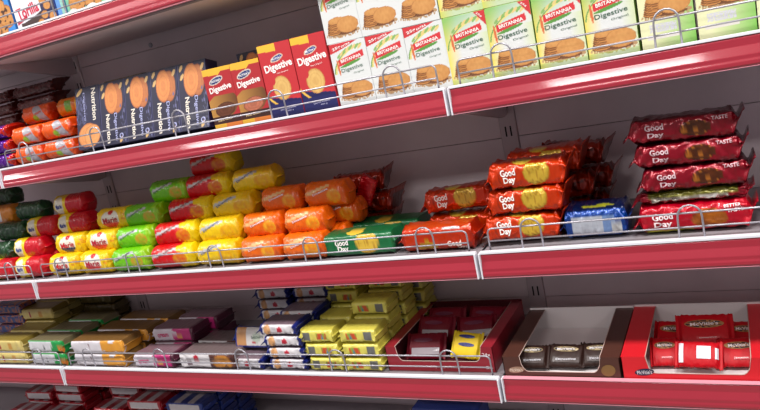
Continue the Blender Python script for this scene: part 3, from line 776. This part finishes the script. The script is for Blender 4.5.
k_ol.put('brown and olive box at the back of the second shelf, under its twin', (-1.125, 0.190, ZB + EPS), (0, 0, 0), 'brown and olive boxes')

# ---------------- top shelf
def art_cookies(base, r=0.16):
    def f(s, t):
        c = base
        for (a_, b_) in ((0.25, 0.22), (0.62, 0.16), (0.86, 0.40), (0.42, 0.48), (0.10, 0.55), (0.70, 0.62)):
            b = biscuit(s, t, a_, b_, r, r * 1.1)
            if b: c = b if nz(s, t, 13, 4) < 0.28 else rgb(80, 44, 26)
        return c
    return f
def top_carton(label, x0, x1, h, art, texts, side):
    t = make_carton('biscuit_carton', label, 'biscuit box', x1 - x0, h, 0.06, art, side, side, texts, None)
    t.location = ((x0 + x1) / 2, 0.062, ZA + EPS); return t
top_carton('bright blue box with chocolate chip cookies, left end of the top shelf', -1.345, -1.225, 0.100, art_cookies(rgb(40, 140, 220), 0.2), [], rgb(40, 130, 210))
def art_tor(s, t):
    c = rgb(238, 238, 244)
    if t < 0.16 + 0.30 * s * s and s > 0.10: c = rgb(72, 52, 50)
    if t < 0.62 and s > 0.66: c = rgb(40, 44, 84)
    for (a_, b_) in ((0.72, 0.20), (0.82, 0.34), (0.74, 0.46), (0.90, 0.14), (0.60, 0.08)):
        b = biscuit(s, t, a_, b_, 0.085, 0.07)
        if b: c = b
    if 0.02 < s < 0.30 and abs(t - 0.17 - 0.3 * s) < 0.025: c = rgb(190, 40, 70)
    if rct(s, t, 0.45, 0.78, 0.28, 0.10): c = rgb(60, 50, 60)
    return c
top_carton('white and dark brown box with red slanted lettering on the top shelf', -1.218, -1.104, 0.105, art_tor, [([('Torilla', 0.34, 0.36, 0.56, 0.20, 6, 0.03)], (196, 40, 70)), ([('MINI', 0.48, 0.05, 0.2, 0.05, 6, 0.02)], (236, 230, 230)), ([('SNACK', 0.45, 0.78, 0.4, 0.08, 4, 0.02)], (230, 230, 236))], rgb(60, 90, 180))
top_carton('narrow pale blue box edge beside the white and brown box, top shelf', -1.100, -1.078, 0.110, lambda s, t: rgb(90, 150, 220) if s < 0.5 else rgb(150, 206, 190), [], rgb(100, 160, 210))
top_carton('mint green box with golden cookies on white, top shelf', -1.074, -0.965, 0.100, lambda s, t: (rgb(244, 240, 236) if t < 0.12 + 0.1 * nz(s, t, 4) else art_cookies(rgb(120, 196, 160), 0.19)(s, t)), [], rgb(120, 196, 160))
top_carton('mint and orange box where the top shelf leaves the photo', -0.960, -0.860, 0.100, art_cookies(rgb(150, 214, 190), 0.12), [], rgb(120, 196, 160))

# ---------------- fourth shelf
def flat(label, L, D, H, art, txt, seed, m=M_FILM, n=6.0, bend=0.2, wr=1.0, xb=0.90):
    return make_pack('biscuit_pack', label, 'biscuit pack', Pack(L, D, H, n, xb, 'fin', wr, seed, bend), art, txt, None, m, nx=44, nt=40)
CRM = rgb(226, 206, 130)
def art_cream(s, t):
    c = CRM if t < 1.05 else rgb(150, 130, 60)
    if ell(s, t, -0.35, 0, 0.09, 0.5) < 1: c = rgb(176, 40, 50)
    if ell(s, t, 0.25, 0, 0.13, 0.6) < 1: c = rgb(214, 160, 80)
    return c
def art_gw(s, t):
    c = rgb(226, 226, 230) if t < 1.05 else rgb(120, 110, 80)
    if (s > 0.30 + 0.08 * t or t > 0.75) and t < 1.05: c = rgb(40, 160, 80)
    if ell(s, t, 0.82, -0.3, 0.20, 0.7) < 1: c = rgb(226, 130, 50)
    if ell(s, t, -0.1, -0.1, 0.07, 0.35) < 1: c = rgb(60, 60, 70)
    return c
def art_wo(s, t):
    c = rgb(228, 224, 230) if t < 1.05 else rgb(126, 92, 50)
    if s > 0.15 and t < 1.05 and nz(s, t, 3, 5) > -0.25: c = rgb(236, 166, 70)
    if ell(s, t, -0.3, 0.1, 0.07, 0.35) < 1: c = rgb(110, 50, 60)
    return c
def art_mg(s, t):
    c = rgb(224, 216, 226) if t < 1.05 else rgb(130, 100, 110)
    if s > 0.0 + 0.3 * nz(s, t, 3) and t < 1.05: c = rgb(206, 60, 130)
    if s > 0.8: c = rgb(90, 40, 60)
    if ell(s, t, 0.3, -0.1, 0.16, 0.5) < 1: c = rgb(230, 170, 90)
    return c
def art_wc(s, t):
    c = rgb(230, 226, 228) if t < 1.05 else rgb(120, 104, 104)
    if s > 0.10 and t < 1.05: c = rgb(90, 50, 44)
    b = biscuit(s, t, 0.52, -0.15, 0.34, 0.95)
    if b: c = b
    if ell(s, t, -0.35, 0.5, 0.08, 0.3) < 1: c = rgb(196, 40, 60)
    if ell(s, t, -0.6, -0.3, 0.10, 0.3) < 1: c = rgb(110, 80, 90)
    return c
H4 = 0.0305
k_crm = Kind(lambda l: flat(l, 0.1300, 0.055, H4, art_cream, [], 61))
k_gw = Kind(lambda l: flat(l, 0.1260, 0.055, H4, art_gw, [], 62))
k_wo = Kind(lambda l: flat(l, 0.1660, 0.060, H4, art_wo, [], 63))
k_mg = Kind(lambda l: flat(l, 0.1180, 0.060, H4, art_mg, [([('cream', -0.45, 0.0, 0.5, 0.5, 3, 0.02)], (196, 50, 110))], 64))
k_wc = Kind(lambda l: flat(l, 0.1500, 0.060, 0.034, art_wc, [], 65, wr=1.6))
def heap4(kd, desc, x, cells, grp, hh=H4, dd=0.058, y0=0.044):
    for (row, lv, dx) in cells:
        kd.put('%s, %s, %s' % (desc, RW[row], LV[lv] if lv < 3 else 'level %s' % ('four', 'five', 'six')[lv - 3]), (x + dx, y0 + dd * row, ZD + EPS + lv * (hh + 0.0006)), (0, 0, math.radians(rnd.uniform(-1.5, 1.5))), grp)
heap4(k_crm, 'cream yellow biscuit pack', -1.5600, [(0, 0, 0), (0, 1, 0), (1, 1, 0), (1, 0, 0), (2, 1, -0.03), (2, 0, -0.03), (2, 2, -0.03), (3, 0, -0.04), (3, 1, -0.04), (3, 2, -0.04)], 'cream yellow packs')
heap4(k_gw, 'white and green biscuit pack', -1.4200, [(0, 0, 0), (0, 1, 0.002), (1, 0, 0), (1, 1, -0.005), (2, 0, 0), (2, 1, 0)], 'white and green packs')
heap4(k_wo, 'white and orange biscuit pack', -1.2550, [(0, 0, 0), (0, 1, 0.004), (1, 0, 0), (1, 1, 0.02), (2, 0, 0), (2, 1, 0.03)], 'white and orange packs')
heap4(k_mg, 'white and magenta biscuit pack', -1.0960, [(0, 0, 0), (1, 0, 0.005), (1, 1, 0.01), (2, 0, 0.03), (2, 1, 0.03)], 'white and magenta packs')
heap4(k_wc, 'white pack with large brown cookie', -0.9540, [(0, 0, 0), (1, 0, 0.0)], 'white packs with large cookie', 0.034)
k_olb = Kind(lambda l: flat(l, 0.1200, 0.050, 0.034, lambda s, t: mixc(rgb(120, 104, 56), rgb(84, 72, 44), 0.5 + 0.5 * nz(s, t, 5)), [], 66, wr=2))
for k, (x, lv) in enumerate(((-1.4550, 0), (-1.4550, 1), (-1.4600, 2), (-1.4500, 3))):
    k_olb.put('dull olive pack at the back of the fourth shelf, %s' % ('lowest', 'one above the lowest', 'two above the lowest', 'topmost')[k], (x, 0.2320, ZD + EPS + lv * 0.0350), (0, 0, 0), 'dull olive packs')
k_nb = Kind(lambda l: flat(l, 0.1200, 0.050, 0.026, lambda s, t: rgb(36, 66, 130) if nz(s, t, 6) > -0.1 else rgb(190, 110, 60), [], 67))
for k in range(4):
    k_nb.put('blue and orange pack at the left edge of the fourth shelf, %s in its pile' % ('lowest', 'second', 'third', 'topmost')[k], (-1.6950 - 0.0 * k, 0.1550, ZD + EPS + 0.0268 * k), (0, 0, 0), 'blue and orange packs')
# blue and white packs
def art_bw(s, t):
    c = rgb(226, 222, 226)
    if abs(s) > 0.72: c = rgb(36, 46, 130)
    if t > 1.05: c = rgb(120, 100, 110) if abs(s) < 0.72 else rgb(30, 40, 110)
    if ell(s, t, 0.1, 0, 0.13, 0.5) < 1: c = rgb(200, 50, 70)
    if t < -0.85: c = rgb(40, 50, 130)
    if ell(s, t, -0.5, 0, 0.16, 0.9) < 1: c = rgb(224, 170, 120)
    return c
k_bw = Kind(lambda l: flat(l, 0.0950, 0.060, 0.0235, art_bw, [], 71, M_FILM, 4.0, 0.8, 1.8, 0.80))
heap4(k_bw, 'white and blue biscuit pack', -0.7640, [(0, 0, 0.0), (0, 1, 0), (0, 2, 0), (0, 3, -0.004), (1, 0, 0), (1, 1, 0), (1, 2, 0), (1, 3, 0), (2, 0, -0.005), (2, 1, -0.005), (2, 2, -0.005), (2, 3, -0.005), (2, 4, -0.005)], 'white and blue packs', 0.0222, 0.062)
heap4(k_bw, 'blue-ended pack beside the big-cookie packs', -0.8620, [(0, 0, 0.0), (2, 0, 0), (2, 1, 0), (2, 2, 0), (2, 3, 0), (2, 4, 0)], 'blue-ended packs', 0.0222, 0.062)
def art_bwl(s, t):
    c = rgb(36, 60, 150)
    if abs(s) < 0.78 and -0.75 < t < 1.3: c = rgb(228, 224, 222)
    if -0.78 < s < -0.3 and -0.75 < t < 1.3: c = rgb(214, 160, 110)
    if ell(s, t, 0.25, 0.0, 0.25, 0.5) < 1: c = rgb(196, 206, 190)
    if ell(s, t, 0.1, -0.45, 0.1, 0.16) < 1: c = rgb(196, 40, 60)
    return c
t = flat('blue and white pack leaning forward on top, above the wire hoop', 0.0980, 0.026, 0.0420, art_bwl, [([('biscuits', 0.3, 0.1, 0.6, 0.3, 5, 0.0)], (80, 100, 90))], 73, M_FILM, 4.0, 0.4, 1.6, 0.84)
t.location = (-0.8600, 0.0560, ZD + EPS + 0.0262); t.rotation_euler = (math.radians(-18), math.radians(-1), math.radians(-4))
# yellow packs
def art_yp(s, t):
    c = rgb(236, 226, 112)
    if t > 1.08: c = rgb(214, 202, 90)
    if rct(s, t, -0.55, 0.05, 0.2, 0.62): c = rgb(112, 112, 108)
    if rct(s, t, 0.30, 0.0, 0.30, 0.55):
        k = nz(s, t, 5, 9); c = rgb(60, 130, 190) if k > 0.2 else (rgb(214, 90, 60) if k < -0.15 else rgb(150, 180, 70))
    return c
def art_yp2(s, t):
    return art_yp(-s, t)
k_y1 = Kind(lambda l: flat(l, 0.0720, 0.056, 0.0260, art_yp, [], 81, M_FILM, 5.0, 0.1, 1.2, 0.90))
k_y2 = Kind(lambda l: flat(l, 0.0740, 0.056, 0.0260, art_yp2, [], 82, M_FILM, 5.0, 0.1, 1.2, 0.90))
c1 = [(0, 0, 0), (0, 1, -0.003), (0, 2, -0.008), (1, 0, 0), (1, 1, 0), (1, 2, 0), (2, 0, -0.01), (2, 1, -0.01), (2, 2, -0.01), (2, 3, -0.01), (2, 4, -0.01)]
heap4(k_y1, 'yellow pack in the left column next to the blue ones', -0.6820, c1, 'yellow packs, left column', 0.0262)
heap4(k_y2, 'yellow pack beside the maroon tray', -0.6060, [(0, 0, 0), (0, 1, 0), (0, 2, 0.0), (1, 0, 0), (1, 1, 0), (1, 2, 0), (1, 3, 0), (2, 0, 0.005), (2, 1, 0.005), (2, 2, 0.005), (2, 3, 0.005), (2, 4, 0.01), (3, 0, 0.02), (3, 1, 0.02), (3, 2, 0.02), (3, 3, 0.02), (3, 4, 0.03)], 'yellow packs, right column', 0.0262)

# display trays: printed cartons with the top cut open
def tray_carton(label, x0, x1, y0, y1, h, sw, lip, c_out, texts, badge=None, inner=(222, 214, 214)):
    t = thing('display_carton', label, 'display carton', ((x0 + x1) / 2, (y0 + y1) / 2, ZD + EPS), group=None)
    w = x1 - x0; d = y1 - y0; th = 0.0012
    mo = mat('card_%s' % label[:6].replace(' ', '_'), c_out, rough=0.45, coat=0.25)
    mi = mat('card_inside_%d' % inner[0], inner, rough=0.8)
    obj('base_panel', box_me('base_panel', -w / 2 + 2 * th, w / 2 - 2 * th, -d / 2 + 2 * th, d / 2 - 2 * th, 0, th), mi, t)
    for sx in (-1, 1):
        xo = sx * w / 2
        a, b = sorted((xo, xo - sx * th)); obj('side_wall', box_me('side_wall', a, b, -d / 2, d / 2, 0, h), mo, t)
        a, b = sorted((xo - sx * th, xo - sx * 2 * th)); obj('side_lining', box_me('side_lining', a, b, -d / 2 + th, d / 2 - th, 0, h - th), mi, t)
        a, b = sorted((xo, xo - sx * sw)); obj('top_margin', box_me('top_margin', a, b, -d / 2, d / 2, h, h + th * 0.6), mo, t)
    obj('rear_wall', box_me('rear_wall', -w / 2, w / 2, d / 2 - th, d / 2, 0, h + 0.004), mi, t)
    # front with the curved window
    bm = bmesh.new(); xs = []
    N = 40
    def top(x):
        u = abs(x)
        e = w / 2 - sw
        if u >= e: return h
        r = 0.012
        if u > e - r: q = (u - (e - r)) / r; return lip + (h - lip) * (1 - math.sqrt(max(0, 1 - q * q)))
        return lip
    vs = []
    for k in range(N * 2 + 1):
        x = -w / 2 + w * k / (2 * N); z = top(x)
        vs.append([bm.verts.new((x, y, zz)) for y in (-d / 2, -d / 2 + th) for zz in (0, z)])
    for k in range(2 * N):
        a, b = vs[k], vs[k + 1]
        bm.faces.new((a[0], b[0], b[1], a[1])); bm.faces.new((a[2], a[3], b[3], b[2])); bm.faces.new((a[1], b[1], b[3], a[3])); bm.faces.new((a[0], a[2], b[2], b[0]))
    obj('front_panel', bm_done(bm, 'front_panel'), mo, t)
    # pale cut edge along the window
    pts = [(-w / 2 + sw, d / 2 - 0.003, h + 0.0010), (-w / 2 + sw, -d / 2 + 0.001, h + 0.0010)]
    pts += [(-w / 2 + w * k / 60, -d / 2 - 0.0001, top(-w / 2 + w * k / 60) + 0.0003) for k in range(61) if abs(-w / 2 + w * k / 60) < w / 2 - sw]
    pts += [(w / 2 - sw, -d / 2 + 0.001, h + 0.0010), (w / 2 - sw, d / 2 - 0.003, h + 0.0010)]
    obj('cut_edge', tube_me('cut_edge', pts, 0.0006, 5), mat('card_edge', (196, 170, 160), rough=0.7), t)
    for (items, col) in texts:
        it = [(s, (cx - 0.5) * w, cz * h, wd * w, ht * h, a, b) for (s, cx, cz, wd, ht, a, b) in items]
        obj('lettering', letter_me('lettering', it, lambda x, z: -d / 2, 0.0010), ink(*col), t)
    for (cx, cz, rx, rz, col) in (badge or []):
        bm = bmesh.new(); vv = []
        for k in range(28):
            a = 2 * math.pi * k / 28; vv.append(bm.verts.new(((cx - 0.5) * w + rx * math.cos(a), -d / 2 - 0.0006, cz * h + rz * math.sin(a) + 0.10 * rx * math.cos(a))))
        bm.faces.new(vv[::-1]); obj('logo_badge', bm_done(bm, 'logo_badge'), ink(*col), t)
    return t
BR = (74, 40, 30)
tray_carton('open dark brown display carton with white inside, nearly empty', -0.3520, -0.1790, 0.008, 0.190, 0.0355, 0.0270, 0.0120, BR, [([("McVitie's", 0.115, 0.42, 0.11, 0.16, 4, 0.0)], (236, 226, 206))], [(0.115, 0.42, 0.0125, 0.0052, (150, 120, 100)), (0.900, 0.45, 0.0100, 0.0090, (120, 90, 50))])
tray_carton('open bright red display carton at the right end of the fourth shelf', -0.1770, 0.0200, 0.008, 0.190, 0.0370, 0.0330, 0.0130, (206, 22, 34), [([("McVitie's", 0.15, 0.40, 0.10, 0.16, 4, 0.0)], (236, 236, 240))], [(0.15, 0.40, 0.0130, 0.0052, (28, 30, 60)), (0.94, 0.36, 0.010, 0.0085, (214, 160, 70))])
tray_carton('open maroon display carton left of the shelf joint', -0.5620, -0.3720, 0.026, 0.215, 0.0430, 0.0190, 0.0180, (140, 26, 40), [([("McVitie's", 0.6, 0.2, 0.28, 0.12, 2, 0.0)], (196, 120, 120)), ([('24x', 0.94, 0.72, 0.07, 0.12, 0, 0.0)], (240, 230, 230)), ([('5/-', 0.95, 0.2, 0.06, 0.12, 0, 0.0)], (240, 230, 230))], None, (96, 22, 34))
tray_carton('bright red display carton at the right edge, cut by the photo', 0.0240, 0.2200, 0.008, 0.190, 0.0370, 0.0320, 0.0100, (206, 22, 34), [], [(0.05, 0.36, 0.010, 0.0085, (214, 160, 70))])
# pouches in the trays
def pouch(label, L, D, H, base, dark, emb, txt, seed, n=3.0, m=None):
    M_FOIL = m or mat('pouch_film', attr=True, rough=0.5, coat=0.0, bump=0.5, bscale=55, spec=0.3)
    def art(s, t):
        # the pouch lies on its back: its printed face looks up (art on the flat top), t>1 is the top
        return base
    pk = Pack(L, D + 0.001, H, 2.1, 0.78, 'flat', 2.4, seed, 0.1)
    def art2(x, c): return base
    t = thing('biscuit_pouch', label, 'biscuit pack')
    up = (0, 0, pk.c)
    obj('wrapper', pk.mesh('wrapper', -pk.xb, pk.xb, 36, 36, art2), M_FOIL, t, up)
    obj('crimped_end', pk.mesh('crimped_end', -1, -pk.xb, 8, 36, art2, cap0=True), M_FOIL, t, up)
    obj('crimped_end', pk.mesh('crimped_end', pk.xb, 1, 8, 36, art2, cap1=True), M_FOIL, t, up)
    for (kind, cx, cz, rx, rz, col, word, tcol) in emb:
        V = []; F = []
        n0 = 0
        if kind == 'oval': ring = [(cx + rx * math.cos(2 * math.pi * k / 30), cz + rz * math.sin(2 * math.pi * k / 30)) for k in range(30)]
        else: ring = [(cx - rx, cz - rz), (cx, cz - rz), (cx + rx, cz - rz), (cx + rx, cz), (cx + rx, cz + rz), (cx, cz + rz), (cx - rx, cz + rz), (cx - rx, cz)]
        # three concentric rings so the patch follows the film
        allv = []
        for q in (0.0, 0.5, 1.0):
            for (x, z) in ring:
                X = (cx + (x - cx) * q) * pk.a; Z = (cz + (z - cz) * q) * pk.c
                allv.append((X, pk.front(X, Z) - 0.0007, Z))
        m_ = len(ring); F = []
        for r_ in range(2):
            for k in range(m_):
                F.append((r_ * m_ + k, r_ * m_ + (k + 1) % m_, (r_ + 1) * m_ + (k + 1) % m_, (r_ + 1) * m_ + k))
        me = bpy.data.meshes.new('printed_patch'); me.from_pydata(allv, [], F); me.update()
        obj('printed_patch', me, ink(*col), t, up)
        if word:
            me = letter_me('lettering', [(word, cx * pk.a, cz * pk.c, rx * 1.5 * pk.a, rz * 1.0 * pk.c, 3, 0.02)], pk.front, 0.0013)
            obj('lettering', me, ink(*tcol), t, up)
    return t
SILV = (176, 174, 180)
# pouches stand leaning back: printed face towards the aisle
def lean(t, x, y, z, tilt, rz=0, ry=0): t.location = (x, y, ZD + 0.0075 + z); t.rotation_euler = (math.radians(tilt), math.radians(ry), math.radians(rz)); return t
DB = rgb(48, 27, 21)
E1 = [('oval', 0.0, 0.40, 0.66, 0.22, (170, 150, 110), None, None), ('oval', 0.0, 0.40, 0.62, 0.185, (24, 24, 44), "McVitie's", (230, 226, 226)), ('rect', 0.05, -0.45, 0.70, 0.20, (54, 36, 32), 'Digestive', (200, 198, 204))]
bl = ['left', 'middle', 'right']
for k, (x, y, rz) in enumerate(((-0.3140, 0.0260, 2), (-0.2640, 0.0300, -3), (-0.2150, 0.0350, 5))):
    lean(pouch('dark brown pouch with silver lettering in the brown carton, %s one' % bl[k], 0.0500 if k != 1 else 0.058, 0.013, 0.0420, DB, None, E1, None, 90 + k), x, y, 0.0, -55, rz)
RP = rgb(200, 22, 34)
E2 = [('oval', 0.0, 0.30, 0.70, 0.25, (160, 116, 70), None, None), ('oval', 0.0, 0.30, 0.66, 0.215, (44, 22, 34), "McVitie's", (226, 214, 214)), ('rect', 0.1, -0.52, 0.40, 0.07, (196, 40, 50), 'Digestive', (226, 210, 214))]
E3 = [('rect', -0.72, 0.0, 0.10, 0.70, (206, 204, 214), None, None), ('rect', 0.25, 0.08, 0.30, 0.46, (214, 218, 230), None, None), ('rect', 0.80, 0.0, 0.07, 0.4, (216, 216, 224), None, None)]
rl = [(-0.1220, 0.0400, 0.000, -56, 3, 0.0400, 0.048, E2, 'red pouch with gold oval logo, front left in the red carton'),
      (-0.1160, 0.0930, 0.000, -58, -4, 0.0560, 0.052, E2, 'red pouch with gold oval logo, rear left in the red carton'),
      (-0.0700, 0.0860, 0.008, -46, 2, 0.0760, 0.052, E2, 'largest red pouch with gold oval logo, rear middle of the red carton'),
      (-0.0790, 0.0260, 0.005, -46, -4, 0.0600, 0.040, E3, 'red pouch turned over showing white barcode label, in the red carton'),
      (-0.0260, 0.0400, 0.000, -56, 4, 0.0520, 0.048, E2, 'red pouch with gold oval logo, front right in the red carton'),
      (-0.0180, 0.0930, 0.000, -58, -2, 0.0520, 0.050, E2, 'red pouch with gold oval logo, rear right in the red carton')]
for k, (x, y, z, tl, rz, L, H, E, l) in enumerate(rl):
    lean(pouch(l, L, 0.013, H, RP, None, E, None, 100 + k), x, y, z, tl, rz)
MP = rgb(112, 16, 34)
E4 = [('rect', 0.05, -0.45, 0.72, 0.24, (150, 140, 146), None, None), ('oval', -0.1, 0.35, 0.5, 0.16, (90, 20, 50), None, None)]
for k, (x, y, z, rz, l) in enumerate(((-0.5040, 0.0520, 0.0, 3, 'maroon pouch with silver strip, front left in the maroon carton'), (-0.5040, 0.1020, 0.010, -3, 'maroon pouch with silver strip, middle left in the maroon carton'),
                                      (-0.4300, 0.1140, 0.004, 10, 'maroon pouch with silver strip, middle right in the maroon carton'), (-0.5020, 0.1520, 0.006, 2, 'maroon pouch with silver strip, rear left in the maroon carton'), (-0.4300, 0.1620, 0.002, -4, 'maroon pouch with silver strip, rear right in the maroon carton'))):
    lean(pouch(l, 0.0700, 0.016, 0.048, MP, None, E4, None, 110 + k, 2.6), x, y, z, -42, rz)
E5 = [('oval', 0.0, 0.60, 0.55, 0.13, (40, 44, 110), None, None), ('oval', 0.05, 0.0, 0.55, 0.14, (40, 44, 110), None, None)]
lean(pouch('bright yellow pouch with navy logos lying in the maroon carton', 0.0520, 0.013, 0.046, rgb(240, 206, 60), None, E5, None, 120), -0.4290, 0.0440, 0.006, -38, -6, 4)

# ---------------- lowest shelf
def art_e(base):
    def f(s, t):
        c = base
        if abs(s) < 0.74 and -0.7 < t < 0.7: c = rgb(206, 200, 204)
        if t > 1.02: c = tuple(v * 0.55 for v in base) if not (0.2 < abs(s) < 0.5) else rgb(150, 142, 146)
        return c
    return f
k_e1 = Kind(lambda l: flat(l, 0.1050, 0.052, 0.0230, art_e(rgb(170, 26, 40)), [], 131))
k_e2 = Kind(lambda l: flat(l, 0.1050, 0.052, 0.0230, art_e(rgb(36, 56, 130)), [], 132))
on = ['front', 'second', 'third', 'rear']
def estack(kd, desc, x, n, rows, y0=0.050, dx=0.0):
    for r in range(rows):
        for k in range(n[r]):
            lab = '%s, %s row, %s in pile' % (desc, on[r], ('lowest', 'second', 'third', 'fourth', 'fifth', 'sixth')[k])
            kd.put(lab, (x + dx * r, y0 + 0.0545 * r, ZE + EPS + 0.0236 * k), (0, 0, math.radians(rnd.uniform(-2, 2))), desc + ' on the lowest shelf')
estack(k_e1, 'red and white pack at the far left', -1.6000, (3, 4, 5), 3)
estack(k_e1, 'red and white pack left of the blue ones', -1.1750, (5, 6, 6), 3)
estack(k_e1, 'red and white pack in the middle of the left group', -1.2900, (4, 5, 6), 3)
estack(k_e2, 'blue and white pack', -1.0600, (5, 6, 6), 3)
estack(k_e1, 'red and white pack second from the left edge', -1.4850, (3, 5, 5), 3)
t = make_carton('biscuit_carton', 'royal blue box standing on the lowest shelf under the maroon carton', 'biscuit box', 0.12, 0.125, 0.05, lambda s, t: rgb(30, 60, 150) if t < 0.9 else rgb(20, 40, 120), rgb(24, 50, 130), rgb(24, 50, 130), [], None)
t.location = (-0.48, 0.06, ZE + EPS)
